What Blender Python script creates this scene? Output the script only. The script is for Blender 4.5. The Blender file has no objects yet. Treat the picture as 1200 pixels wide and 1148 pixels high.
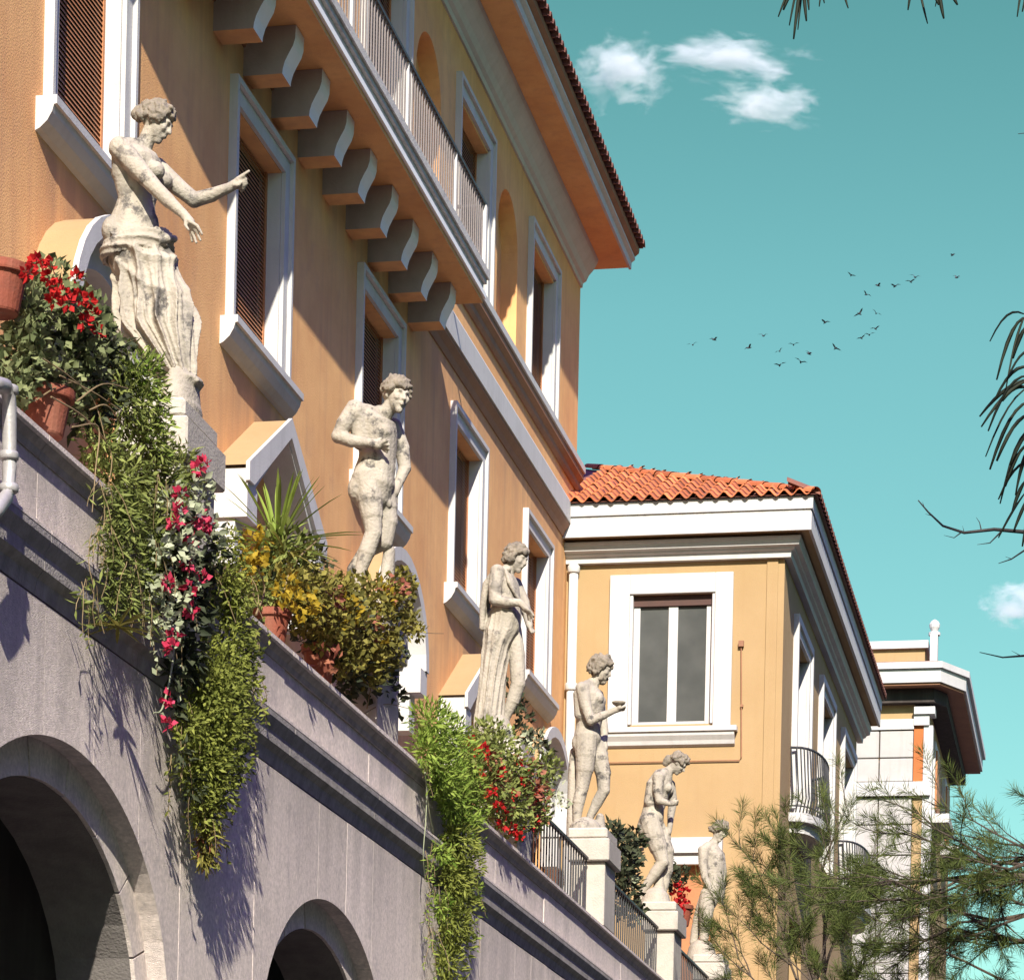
import bpy, bmesh, math, random
import numpy as np
from mathutils import Vector, Matrix
random.seed(7); rng = np.random.default_rng(7)
S = bpy.context.scene
COL = S.collection

# ------------------------------------------------------------------ camera
F = 3500.0; ROLL = math.radians(1.25)                      # focal length in photo pixels, roll
cr, sr = math.cos(ROLL), math.sin(ROLL)
HX = 695*cr + 1030*sr; HY = 1030*cr - 695*sr               # vanishing point of the house front
YAW = math.atan(HX/F); EYE = 1.7
fwd = Vector((-math.sin(YAW), math.cos(YAW), 0)); rgt = Vector((math.cos(YAW), math.sin(YAW), 0)); up = Vector((0, 0, 1))
cam = bpy.data.cameras.new('camera'); camo = bpy.data.objects.new('camera', cam); COL.objects.link(camo)
cup = up*cr - rgt*sr; crt = rgt*cr + up*sr
M = Matrix((crt, cup, -fwd)).transposed().to_4x4(); M.translation = (0, 0, EYE); camo.matrix_world = M
cam.sensor_fit = 'HORIZONTAL'; cam.sensor_width = 36; cam.lens = 36*F/1200
cam.shift_x = HY*sr/1200; cam.shift_y = HY*cr/1200
cam.clip_start = 0.1; cam.clip_end = 6000
S.camera = camo

# ------------------------------------------------------------------ light
SUN = Vector((1.0, -3.6, 2.65)).normalized()                # towards the sun
EL = math.asin(SUN.z); AZ = math.atan2(SUN.x, SUN.y)
world = bpy.data.worlds.new('World'); S.world = world; world.use_nodes = True
wn = world.node_tree; wn.nodes.clear()
sky = wn.nodes.new('ShaderNodeTexSky'); sky.sky_type = 'NISHITA'; sky.sun_disc = False
sky.sun_elevation = EL; sky.sun_rotation = AZ; sky.altitude = 0; sky.air_density = 1.0; sky.dust_density = 0.6; sky.ozone_density = 1.0
bg = wn.nodes.new('ShaderNodeBackground'); bg.inputs[1].default_value = 0.085
mul = wn.nodes.new('ShaderNodeMix'); mul.data_type = 'RGBA'; mul.blend_type = 'MULTIPLY'; mul.inputs[0].default_value = 1
tint = wn.nodes.new('ShaderNodeValToRGB')                  # colour of the air from horizon to zenith
tint.color_ramp.elements[0].position = 0.0; tint.color_ramp.elements[0].color = (0.64, 0.89, 0.70, 1)
tint.color_ramp.elements[1].position = 0.75; tint.color_ramp.elements[1].color = (1.45, 0.50, 2.5, 1)
e = tint.color_ramp.elements.new(0.56); e.color = (1.2, 0.62, 1.9, 1)
e = tint.color_ramp.elements.new(0.42); e.color = (0.45, 0.89, 0.56, 1)
e = tint.color_ramp.elements.new(0.33); e.color = (0.60, 1.03, 0.69, 1)
tcw = wn.nodes.new('ShaderNodeTexCoord'); sep = wn.nodes.new('ShaderNodeSeparateXYZ')
wo = wn.nodes.new('ShaderNodeOutputWorld')
L = wn.links.new
L(tcw.outputs['Generated'], sep.inputs[0]); L(sep.outputs[2], tint.inputs[0])
L(sky.outputs[0], mul.inputs[6]); L(tint.outputs[0], mul.inputs[7]); L(mul.outputs[2], bg.inputs[0]); L(bg.outputs[0], wo.inputs[0])
sl = bpy.data.lights.new('sun', 'SUN'); sl.energy = 5.0; sl.angle = math.radians(0.5); sl.color = (1.0, 0.955, 0.82)
so = bpy.data.objects.new('sun', sl); COL.objects.link(so)
so.rotation_euler = SUN.to_track_quat('Z', 'Y').to_euler()
S.view_settings.view_transform = 'Standard'; S.view_settings.look = 'None'
S.view_settings.exposure = 0.95; S.view_settings.gamma = 1; S.view_settings.use_curve_mapping = False
S.cycles.volume_bounces = 4

# ------------------------------------------------------------------ measuring helpers (photo pixel -> point on a real plane)
def ray(px, py):
    dx, dy = px-600, py-574
    x = dx*cr+dy*sr; y = -dx*sr+dy*cr
    return fwd + rgt*(x/F) + up*((HY-y)/F)
def aX(px, py, X):
    r = ray(px, py); return r*(X/r.x) + Vector((0, 0, EYE))
def aY(px, py, Y):
    r = ray(px, py); return r*(Y/r.y) + Vector((0, 0, EYE))
def ppm(p):                                               # photo pixels per metre at a point
    return F/(Vector((p[0], p[1], 0)).dot(fwd))

# ------------------------------------------------------------------ materials
def nodes_of(name):
    m = bpy.data.materials.new(name); m.use_nodes = True
    return m, m.node_tree, m.node_tree.nodes['Principled BSDF']
def mat(name, c1, c2=None, rough=0.85, scale=3.0, bump=0.0, bscale=40.0, streak=0.0, sc=(0.1, 0.09, 0.08), spot=0.0, spotc=(0.03, 0.03, 0.03), spotscale=9.0, rnd=0.0, metal=0.0, trans=0.0, detail=6):
    m, t, b = nodes_of(name); N = t.nodes.new; K = t.links.new
    b.inputs['Roughness'].default_value = rough; b.inputs['Metallic'].default_value = metal
    b.inputs['Specular IOR Level'].default_value = 0.3
    c2 = c2 or tuple(v*0.8 for v in c1)
    tc = N('ShaderNodeTexCoord'); co = tc.outputs['Object']
    n1 = N('ShaderNodeTexNoise'); n1.inputs['Scale'].default_value = scale; n1.inputs['Detail'].default_value = detail; n1.inputs['Roughness'].default_value = 0.65; K(co, n1.inputs['Vector'])
    r1 = N('ShaderNodeValToRGB'); r1.color_ramp.elements[0].position = 0.3; r1.color_ramp.elements[1].position = 0.7
    r1.color_ramp.elements[0].color = (*c1, 1); r1.color_ramp.elements[1].color = (*c2, 1); K(n1.outputs['Fac'], r1.inputs[0])
    cur = r1.outputs[0]
    def mixin(fac, col, cur):
        x = N('ShaderNodeMix'); x.data_type = 'RGBA'; K(fac, x.inputs[0]); K(cur, x.inputs[6]); x.inputs[7].default_value = (*col, 1); return x.outputs[2]
    if streak:
        mp = N('ShaderNodeMapping'); mp.inputs['Scale'].default_value = (5.0, 5.0, 0.28); K(co, mp.inputs[0])
        n2 = N('ShaderNodeTexNoise'); n2.inputs['Scale'].default_value = 1.6; n2.inputs['Detail'].default_value = 5; K(mp.outputs[0], n2.inputs['Vector'])
        r2 = N('ShaderNodeMapRange'); r2.inputs[1].default_value = 0.5; r2.inputs[2].default_value = 0.78; r2.inputs[4].default_value = streak; K(n2.outputs['Fac'], r2.inputs[0])
        cur = mixin(r2.outputs[0], sc, cur)
    if spot:
        n3 = N('ShaderNodeTexNoise'); n3.inputs['Scale'].default_value = spotscale; n3.inputs['Detail'].default_value = 8; n3.inputs['Roughness'].default_value = 0.7; K(co, n3.inputs['Vector'])
        r3 = N('ShaderNodeMapRange'); r3.inputs[1].default_value = 0.525; r3.inputs[2].default_value = 0.61; r3.inputs[4].default_value = spot; K(n3.outputs['Fac'], r3.inputs[0])
        n4 = N('ShaderNodeTexNoise'); n4.inputs['Scale'].default_value = spotscale*.28; n4.inputs['Detail'].default_value = 3; K(co, n4.inputs['Vector'])
        r4 = N('ShaderNodeMapRange'); r4.inputs[1].default_value = 0.42; r4.inputs[2].default_value = 0.58; K(n4.outputs['Fac'], r4.inputs[0])
        m4 = N('ShaderNodeMath'); m4.operation = 'MULTIPLY'; K(r3.outputs[0], m4.inputs[0]); K(r4.outputs[0], m4.inputs[1])
        cur = mixin(m4.outputs[0], spotc, cur)
    if rnd:
        oi = N('ShaderNodeObjectInfo'); h = N('ShaderNodeHueSaturation'); mr = N('ShaderNodeMapRange'); mr.inputs[3].default_value = 1-rnd; mr.inputs[4].default_value = 1+rnd
        K(oi.outputs['Random'], mr.inputs[0]); K(mr.outputs[0], h.inputs['Value']); K(cur, h.inputs['Color']); cur = h.outputs[0]
    K(cur, b.inputs['Base Color'])
    if bump:
        nb = N('ShaderNodeTexNoise'); nb.inputs['Scale'].default_value = bscale; nb.inputs['Detail'].default_value = 6; K(co, nb.inputs['Vector'])
        bp = N('ShaderNodeBump'); bp.inputs['Strength'].default_value = bump; bp.inputs['Distance'].default_value = 0.02; K(nb.outputs['Fac'], bp.inputs['Height']); K(bp.outputs[0], b.inputs['Normal'])
    return m
def leafmat(name, c1, c2, tr=0.35, scale=6.0):
    m, t, b = nodes_of(name); N = t.nodes.new; K = t.links.new
    tc = N('ShaderNodeTexCoord'); n = N('ShaderNodeTexNoise'); n.inputs['Scale'].default_value = scale; n.inputs['Detail'].default_value = 5; K(tc.outputs['Object'], n.inputs['Vector'])
    g = N('ShaderNodeNewGeometry'); ad = N('ShaderNodeMath'); ad.operation = 'MULTIPLY_ADD'; ad.inputs[1].default_value = 0.5; K(g.outputs['Random Per Island'], ad.inputs[0])
    hf = N('ShaderNodeMath'); hf.operation = 'MULTIPLY'; hf.inputs[1].default_value = 0.55; K(n.outputs['Fac'], hf.inputs[0]); K(hf.outputs[0], ad.inputs[2])
    r = N('ShaderNodeValToRGB'); r.color_ramp.elements[0].position = 0.25; r.color_ramp.elements[1].position = 0.75
    r.color_ramp.elements[0].color = (*c1, 1); r.color_ramp.elements[1].color = (*c2, 1); K(ad.outputs[0], r.inputs[0])
    K(r.outputs[0], b.inputs['Base Color']); b.inputs['Roughness'].default_value = 0.65; b.inputs['Specular IOR Level'].default_value = 0.15
    tl = N('ShaderNodeBsdfTranslucent'); K(r.outputs[0], tl.inputs[0]); mx = N('ShaderNodeMixShader'); mx.inputs[0].default_value = tr
    o = t.nodes['Material Output']; K(b.outputs[0], mx.inputs[1]); K(tl.outputs[0], mx.inputs[2]); K(mx.outputs[0], o.inputs[0])
    return m
MAT = dict(
 orange=mat('orange_stucco', (0.77, 0.435, 0.185), (0.62, 0.305, 0.125), 0.92, 0.9, 0.3, 60, 0.45, (0.50, 0.25, 0.125), 0.3, (0.50, 0.27, 0.15), 1.7),
 yellow=mat('yellow_stucco', (0.36, 0.245, 0.125), (0.325, 0.215, 0.105), 0.92, 1.0, 0.2, 60, 0.3, (0.30, 0.185, 0.085), 0.25, (0.31, 0.21, 0.115), 1.3),
 white=mat('white_painted_stone', (0.52, 0.50, 0.485), (0.46, 0.445, 0.43), 0.75, 2.0, 0.15, 50, 0.3, (0.33, 0.315, 0.30), 0.15, (0.34, 0.32, 0.30), 4.0),
 undercut=mat('brown_paint_and_shade', (0.30, 0.14, 0.075), (0.22, 0.105, 0.06), 0.7, 3.0, 0.1, 40),  # brown paint tone, also standing for the shade under the string courses
 greystone=mat('grey_granite', (0.77, 0.66, 0.60), (0.47, 0.40, 0.365), 0.92, 34.0, 0.55, 170, 0.3, (0.30, 0.265, 0.26), 0.4, (0.33, 0.29, 0.285), 5.0, 0.09),
 shadestone=mat('weathered_shaded_stone', (0.34, 0.305, 0.29), (0.20, 0.18, 0.17), 0.9, 9.0, 0.4, 60, 0.4, (0.07, 0.065, 0.065)),  # weathering plus the shade of the undercuts, both put into the colour
 plaster=mat('shade_dark_plaster', (0.05, 0.038, 0.036), (0.038, 0.03, 0.028), 0.95, 2.0, 0.2, 30, 0.3, (0.14, 0.12, 0.11)),  # near black so the arch interiors read as deep shade
 marble=mat('weathered_marble', (0.40, 0.355, 0.29), (0.31, 0.27, 0.215), 0.8, 5.0, 0.45, 45, 0.7, (0.15, 0.135, 0.12), 0.9, (0.06, 0.055, 0.052), 6.5),
 marble_hair=mat('weathered_marble_hair', (0.27, 0.225, 0.17), (0.14, 0.12, 0.095), 0.85, 16.0, 0.5, 55, 0.0, spot=0.7, spotc=(0.09, 0.08, 0.07), spotscale=14),
 pedestal=mat('pale_limestone', (0.45, 0.41, 0.35), (0.38, 0.34, 0.29), 0.85, 5.0, 0.3, 50, 0.3, (0.28, 0.26, 0.23), 0.35, (0.22, 0.20, 0.17), 6.0),
 slate=mat('grey_limestone_block', (0.52, 0.49, 0.45), (0.42, 0.39, 0.37), 0.85, 7.0, 0.3, 50, 0.3, (0.18, 0.17, 0.17), 0.4, (0.2, 0.19, 0.18), 7.0),
 vaultshade=mat('shaded_vault_plaster', (0.17, 0.15, 0.14), (0.11, 0.095, 0.09), 0.95, 5.0, 0.4, 60),  # vault colour darkened to stand for the shade inside the arches
 whitepaint=mat('fresh_white_paint', (0.80, 0.79, 0.78), (0.72, 0.71, 0.70), 0.7, 4.0, 0.1, 50),
 blind=mat('dark_brown_blind', (0.075, 0.032, 0.024), (0.055, 0.025, 0.02), 0.6, 6.0),
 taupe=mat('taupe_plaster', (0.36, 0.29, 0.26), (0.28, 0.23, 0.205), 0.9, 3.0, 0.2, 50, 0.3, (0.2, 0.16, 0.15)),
 tile=mat('terracotta_tile', (0.50, 0.15, 0.055), (0.37, 0.105, 0.042), 0.85, 4.0, 0.3, 40, 0.0, spot=0.5, spotc=(0.30, 0.17, 0.11), spotscale=5, rnd=0.4),
 tiledark=mat('old_roof_tile', (0.22, 0.085, 0.055), (0.12, 0.06, 0.05), 0.85, 7.0, 0.3, 40),
 terracotta=mat('terracotta_pot', (0.24, 0.062, 0.034), (0.17, 0.048, 0.028), 0.8, 8.0, 0.2, 60, 0.35, (0.3, 0.19, 0.13), 0.3, (0.12, 0.05, 0.035), 9.0),
 iron=mat('dark_iron', (0.045, 0.045, 0.05), (0.03, 0.03, 0.033), 0.5, 12.0, 0.1, 60),
 paleiron=mat('pale_painted_iron', (0.20, 0.17, 0.165), (0.13, 0.11, 0.11), 0.55, 10.0),
 quoin=mat('pale_quoin_stone', (0.41, 0.385, 0.365), (0.36, 0.335, 0.315), 0.85, 2.5, 0.15, 40, 0.3, (0.25, 0.23, 0.21)),
 shutter=mat('brown_wood_shutter', (0.42, 0.17, 0.07), (0.32, 0.13, 0.055), 0.6, 4.0),
 dark=mat('dark_room', (0.02, 0.018, 0.018), (0.012, 0.012, 0.012), 0.9),
 pipe=mat('grey_metal_pipe', (0.42, 0.40, 0.39), (0.30, 0.28, 0.27), 0.45, 9.0, 0.1, 60, metal=0.3),
 soil=mat('garden_gravel', (0.075, 0.07, 0.07), (0.055, 0.052, 0.052), 0.95, 0.5, 0.3, 10),
 paving=mat('terrace_paving', (0.26, 0.235, 0.225), (0.21, 0.19, 0.18), 0.9, 2.0, 0.2, 20),
 bark=mat('pine_bark', (0.10, 0.075, 0.055), (0.055, 0.042, 0.035), 0.95, 20.0, 0.6, 60),
 twig=mat('dark_twig', (0.05, 0.042, 0.04), (0.03, 0.027, 0.027), 0.9, 20.0),
 orangepanel=mat('deep_orange_stucco', (0.44, 0.135, 0.04), (0.38, 0.115, 0.035), 0.9, 2.0, 0.2, 50),
 feather=mat('dark_feathers', (0.05, 0.055, 0.06), (0.03, 0.03, 0.035), 0.7),
 red=leafmat('red_petals', (0.30, 0.008, 0.012), (0.52, 0.025, 0.022), 0.3), pink=leafmat('pink_petals', (0.42, 0.02, 0.06), (0.62, 0.07, 0.13), 0.3),
 yleaf=leafmat('yellow_leaves', (0.26, 0.17, 0.012), (0.42, 0.30, 0.03), 0.4),
 gleaf=leafmat('geranium_leaves', (0.075, 0.10, 0.04), (0.26, 0.28, 0.13), 0.3), 
 sleaf=leafmat('succulent_leaves', (0.075, 0.10, 0.022), (0.27, 0.30, 0.085), 0.3),
 vleaf=leafmat('vine_leaves', (0.085, 0.105, 0.02), (0.27, 0.29, 0.06), 0.35),
 bright=leafmat('bright_green_leaves', (0.10, 0.17, 0.02), (0.32, 0.41, 0.08), 0.4),
 pale=leafmat('pale_succulent_leaves', (0.22, 0.25, 0.14), (0.46, 0.48, 0.33), 0.3),
 olive=leafmat('olive_leaves', (0.09, 0.085, 0.02), (0.30, 0.26, 0.06), 0.35),
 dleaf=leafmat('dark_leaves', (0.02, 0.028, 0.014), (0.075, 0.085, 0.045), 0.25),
 spiky=leafmat('yucca_leaves', (0.11, 0.18, 0.025), (0.30, 0.38, 0.07), 0.35),
 dry=leafmat('dry_stems', (0.13, 0.09, 0.05), (0.30, 0.22, 0.12), 0.15),
 needle=leafmat('pine_needles', (0.03, 0.05, 0.012), (0.125, 0.15, 0.04), 0.25),
 needleshade=leafmat('shaded_drooping_needles', (0.012, 0.018, 0.012), (0.03, 0.035, 0.022), 0.1),  # shade of an overhead crown put into the needle colour
 redleaf=leafmat('reddish_stems', (0.20, 0.06, 0.04), (0.34, 0.14, 0.08), 0.25),
)
def glass():
    m, t, b = nodes_of('old_window_glass'); N = t.nodes.new; K = t.links.new
    tc = N('ShaderNodeTexCoord'); n = N('ShaderNodeTexNoise'); n.inputs['Scale'].default_value = 2.2; n.inputs['Detail'].default_value = 4; K(tc.outputs['Object'], n.inputs['Vector'])
    r = N('ShaderNodeValToRGB'); r.color_ramp.elements[0].color = (0.06, 0.063, 0.06, 1); r.color_ramp.elements[1].color = (0.085, 0.087, 0.082, 1); r.color_ramp.elements[0].position = 0.35; r.color_ramp.elements[1].position = 0.7
    K(n.outputs['Fac'], r.inputs[0]); K(r.outputs[0], b.inputs['Base Color']); b.inputs['Roughness'].default_value = 0.12; b.inputs['Specular IOR Level'].default_value = 0.5
    return m
MAT['glass'] = glass()

def rain_stain(m, z0, z1, col, strength, y0=0, period=0, width=1):
    # runs of old rain dirt hanging down from a ledge at z1 to z0, optionally only under the sills
    t = MAT[m].node_tree; N = t.nodes.new; K = t.links.new; b = t.nodes['Principled BSDF']; src = b.inputs['Base Color'].links[0].from_socket
    tc = N('ShaderNodeTexCoord'); sp = N('ShaderNodeSeparateXYZ'); K(tc.outputs['Object'], sp.inputs[0])
    mp = N('ShaderNodeMapping'); mp.inputs['Scale'].default_value = (3.2, 3.2, .3); K(tc.outputs['Object'], mp.inputs[0])
    n = N('ShaderNodeTexNoise'); n.inputs['Scale'].default_value = 1.3; n.inputs['Detail'].default_value = 6; K(mp.outputs[0], n.inputs['Vector'])
    a = N('ShaderNodeMapRange'); a.inputs[1].default_value = z0; a.inputs[2].default_value = z1; K(sp.outputs[2], a.inputs[0])
    lt = N('ShaderNodeMath'); lt.operation = 'LESS_THAN'; lt.inputs[1].default_value = z1; K(sp.outputs[2], lt.inputs[0])
    ad = N('ShaderNodeMath'); ad.operation = 'MULTIPLY_ADD'; ad.inputs[1].default_value = .45; K(a.outputs[0], ad.inputs[0]); K(n.outputs['Fac'], ad.inputs[2])
    r = N('ShaderNodeMapRange'); r.inputs[1].default_value = .62; r.inputs[2].default_value = .98; r.inputs[4].default_value = strength; K(ad.outputs[0], r.inputs[0])
    f = N('ShaderNodeMath'); f.operation = 'MULTIPLY'; K(r.outputs[0], f.inputs[0]); K(lt.outputs[0], f.inputs[1]); fac = f.outputs[0]
    if period:
        q = N('ShaderNodeMath'); q.operation = 'SUBTRACT'; q.inputs[1].default_value = y0; K(sp.outputs[1], q.inputs[0])
        w_ = N('ShaderNodeMath'); w_.operation = 'FLOORED_MODULO'; w_.inputs[1].default_value = period; K(q.outputs[0], w_.inputs[0])
        for e0, e1 in ((0, .5), (width, width-.5)):
            l2 = N('ShaderNodeMapRange'); l2.interpolation_type = 'SMOOTHSTEP'; l2.inputs[1].default_value = e0; l2.inputs[2].default_value = e1; K(w_.outputs[0], l2.inputs[0])
            g2 = N('ShaderNodeMath'); g2.operation = 'MULTIPLY'; K(fac, g2.inputs[0]); K(l2.outputs[0], g2.inputs[1]); fac = g2.outputs[0]
    x = N('ShaderNodeMix'); x.data_type = 'RGBA'; K(fac, x.inputs[0]); K(src, x.inputs[6]); x.inputs[7].default_value = (*col, 1); K(x.outputs[2], b.inputs['Base Color'])
rain_stain('orange', 9.2, 11.45, (0.34, 0.19, 0.11), .6, 22.6, 5.0, 2.5)
rain_stain('orange', 13.4, 14.55, (0.40, 0.22, 0.12), .5)
rain_stain('greystone', 4.5, 5.5, (0.24, 0.21, 0.195), .4)
rain_stain('greystone', 5.8, 6.17, (0.24, 0.215, 0.20), .4)

# ------------------------------------------------------------------ mesh helpers
class MB:
    def __init__(s): s.v = []; s.f = []; s.mi = []; s.cur = 0
    def add(s, vs, fs):
        o = len(s.v); s.v += [tuple(p) for p in vs]; s.f += [tuple(i+o for i in f) for f in fs]; s.mi += [s.cur]*len(fs); return s
    def box(s, x0, x1, y0, y1, z0, z1):
        return s.add([(x0,y0,z0),(x1,y0,z0),(x1,y1,z0),(x0,y1,z0),(x0,y0,z1),(x1,y0,z1),(x1,y1,z1),(x0,y1,z1)],
                     [(0,3,2,1),(4,5,6,7),(0,1,5,4),(1,2,6,5),(2,3,7,6),(3,0,4,7)])
    def prismY(s, prof, y0, y1):                              # closed (x, z) outline swept along Y
        n = len(prof); v = [(x, y0, z) for x, z in prof]+[(x, y1, z) for x, z in prof]
        return s.add(v, [tuple(range(n)), tuple(range(2*n-1, n-1, -1))]+[(i, n+i, n+(i+1) % n, (i+1) % n) for i in range(n)])
    def prismX(s, prof, x0, x1):                              # closed (y, z) outline swept along X
        n = len(prof); v = [(x0, y, z) for y, z in prof]+[(x1, y, z) for y, z in prof]
        return s.add(v, [tuple(range(n)), tuple(range(2*n-1, n-1, -1))]+[(i, n+i, n+(i+1) % n, (i+1) % n) for i in range(n)])
    def prismZ(s, prof, z0, z1):
        n = len(prof); v = [(x, y, z0) for x, y in prof]+[(x, y, z1) for x, y in prof]
        return s.add(v, [tuple(range(n)), tuple(range(2*n-1, n-1, -1))]+[(i, n+i, n+(i+1) % n, (i+1) % n) for i in range(n)])
    def tube(s, pts, rad, n=8):
        pts = [Vector(p) for p in pts]; rad = rad if isinstance(rad, (list, tuple)) else [rad]*len(pts)
        vs = []; fs = []; ref = Vector((0.31, 0.17, 0.93))
        for i, p in enumerate(pts):
            t = (pts[min(i+1, len(pts)-1)]-pts[max(i-1, 0)]).normalized()
            a = t.cross(ref); a = a.normalized() if a.length > 0.05 else t.cross(Vector((1, 0, 0))).normalized(); b = t.cross(a)
            vs += [p+(a*math.cos(2*math.pi*k/n)+b*math.sin(2*math.pi*k/n))*rad[i] for k in range(n)]
        for i in range(len(pts)-1):
            fs += [(i*n+k, i*n+(k+1) % n, (i+1)*n+(k+1) % n, (i+1)*n+k) for k in range(n)]
        fs += [tuple(range(n-1, -1, -1)), tuple((len(pts)-1)*n+k for k in range(n))]
        return s.add(vs, fs)
    def lathe(s, c, prof, n=20):                              # (r, z) profile about a vertical axis at c
        vs = []; fs = []
        for r, z in prof: vs += [(c[0]+r*math.cos(2*math.pi*k/n), c[1]+r*math.sin(2*math.pi*k/n), c[2]+z) for k in range(n)]
        for i in range(len(prof)-1): fs += [(i*n+k, i*n+(k+1) % n, (i+1)*n+(k+1) % n, (i+1)*n+k) for k in range(n)]
        fs += [tuple(range(n-1, -1, -1)), tuple((len(prof)-1)*n+k for k in range(n))]
        return s.add(vs, fs)
    def mesh(s, name, mats, smooth=False, bevel=0):
        me = bpy.data.meshes.new(name); me.from_pydata(s.v, [], s.f)
        for m in (mats if isinstance(mats, (list, tuple)) else [mats]): me.materials.append(MAT[m])
        me.polygons.foreach_set('material_index', s.mi)
        bm = bmesh.new(); bm.from_mesh(me); bmesh.ops.recalc_face_normals(bm, faces=bm.faces)
        if bevel: bmesh.ops.bevel(bm, geom=bm.edges[:], offset=bevel, segments=1, affect='EDGES')
        bm.to_mesh(me); bm.free()
        if smooth: me.polygons.foreach_set('use_smooth', [True]*len(me.polygons))
        me.update(); return me
    def build(s, name, mats, parent=None, smooth=False, bevel=0, kind=None):
        return link(name, s.mesh(name, mats, smooth, bevel), parent, kind)
def link(name, me, parent=None, kind=None):
    o = bpy.data.objects.new(name, me); COL.objects.link(o)
    if parent: o.parent = parent; o.matrix_parent_inverse = parent.matrix_world.inverted()
    if kind: o['kind'] = kind
    return o
def thing(name, label, cat, loc=(0, 0, 0), group=None):
    o = bpy.data.objects.new(name, None); COL.objects.link(o); o.empty_display_size = 0.2
    o.location = loc; o.matrix_world = Matrix.Translation(loc)
    o['label'] = label; o['category'] = cat
    if group: o['group'] = group
    return o
def child(name, me, parent, loc=(0, 0, 0), rot=(0, 0, 0), sc=(1, 1, 1)):
    o = bpy.data.objects.new(name, me); COL.objects.link(o); o.parent = parent
    o.matrix_parent_inverse = parent.matrix_world.inverted(); o.location = loc; o.rotation_euler = rot; o.scale = sc
    return o

# wall panel with rectangular holes, in a plane; u along the wall, v = z ; place(u, v, depth) gives the point
def holed(mb, u0, u1, v0, v1, holes, place, depth):
    us = sorted({u0, u1, *[h[0] for h in holes], *[h[1] for h in holes]}); vs = sorted({v0, v1, *[h[2] for h in holes], *[h[3] for h in holes]})
    us = [u for u in us if u0 <= u <= u1]; vs = [v for v in vs if v0 <= v <= v1]
    for a, b in zip(us, us[1:]):
        for c, d in zip(vs, vs[1:]):
            mu, mv = (a+b)/2, (c+d)/2
            if any(h[0] < mu < h[1] and h[2] < mv < h[3] for h in holes): continue
            mb.add([place(a, c, 0), place(b, c, 0), place(b, d, 0), place(a, d, 0)], [(0, 1, 2, 3)])
    for a, b, c, d in holes:
        q = [(a, c), (b, c), (b, d), (a, d)]
        mb.add([place(u, v, 0) for u, v in q]+[place(u, v, depth) for u, v in q], [(i, (i+1) % 4, 4+(i+1) % 4, 4+i) for i in range(4)])

# ================================================================== SETTING
MB().add([(-800,-800,0),(800,-800,0),(800,1500,0),(-800,1500,0)], [(0,1,2,3)]).build('ground', 'soil', kind='structure')
W = -8.6; YW = 46.40; YE = 47.07; TW = -5.36
MB().box(-8.59, -5.43, 4, YW-0.01, 6.02, 6.20).build('terrace_floor', 'paving', kind='structure')

# ================================================================== ORANGE HOUSE
house = thing('villa', 'tall orange stucco villa with long corbelled balcony and red tiled eaves', 'house', (W, 27, 6.2))
WIN = [17.8, 22.8, 27.88, 32.92, 37.87, 42.8]; WW = 2.1
FB = 0.22
wb = MB(); holes = []
pl = lambda u, v, d: (W-d, u, v)
for y in WIN:
    holes.append((y+FB, y+WW-FB, 11.68, 13.87))
UP = [27.8, 32.8, 37.78, 42.75]; UW = 2.26
for y in UP: holes.append((y+FB, y+UW-FB, 15.9, 18.08))
NI = [(30.5, 31.9), (35.55, 36.95), (40.58, 42.0)]
NT = 18.12
for a, b in NI: holes.append((a, b, 16.02, NT))
DOORC = [23.85, 28.95, 33.95, 38.93, 43.85]
for y in DOORC: holes.append((y-0.85, y+0.85, 6.2, 9.9))
holed(wb, 8.0, YE, 6.2, 19.3, holes, pl, 0.24)
wb.add([(W, YE, 6.2), (W-9, YE, 6.2), (W-9, YE, 19.3), (W, YE, 19.3)], [(0, 1, 2, 3)])
wb.add([(W, 8, 6.2), (W-9, 8, 6.2), (W-9, 8, 19.3), (W, 8, 19.3)], [(0, 1, 2, 3)])
for a, b in NI:                                            # arched heads and backs of the blind niches
    c = (a+b)/2; r = (b-a)/2; zc = NT-r; n = 10
    for s_ in (-1, 1):
        cur = [(c+s_*r*math.cos(t*math.pi/2/n), zc+r*math.sin(t*math.pi/2/n)) for t in range(n+1)]
        for p, q in zip(cur, cur[1:]):
            wb.add([(W, p[0], p[1]), (W, q[0], q[1]), (W, q[0], NT), (W, p[0], NT)], [(0, 1, 2, 3)])
            wb.add([(W, p[0], p[1]), (W, q[0], q[1]), (W-.24, q[0], q[1]), (W-.24, p[0], p[1])], [(0, 1, 2, 3)])
    wb.add([(W-.24, a, 16.02), (W-.24, b, 16.02), (W-.24, b, NT), (W-.24, a, NT)], [(0, 1, 2, 3)])
wb.build('wall', 'orange', house)

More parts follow.
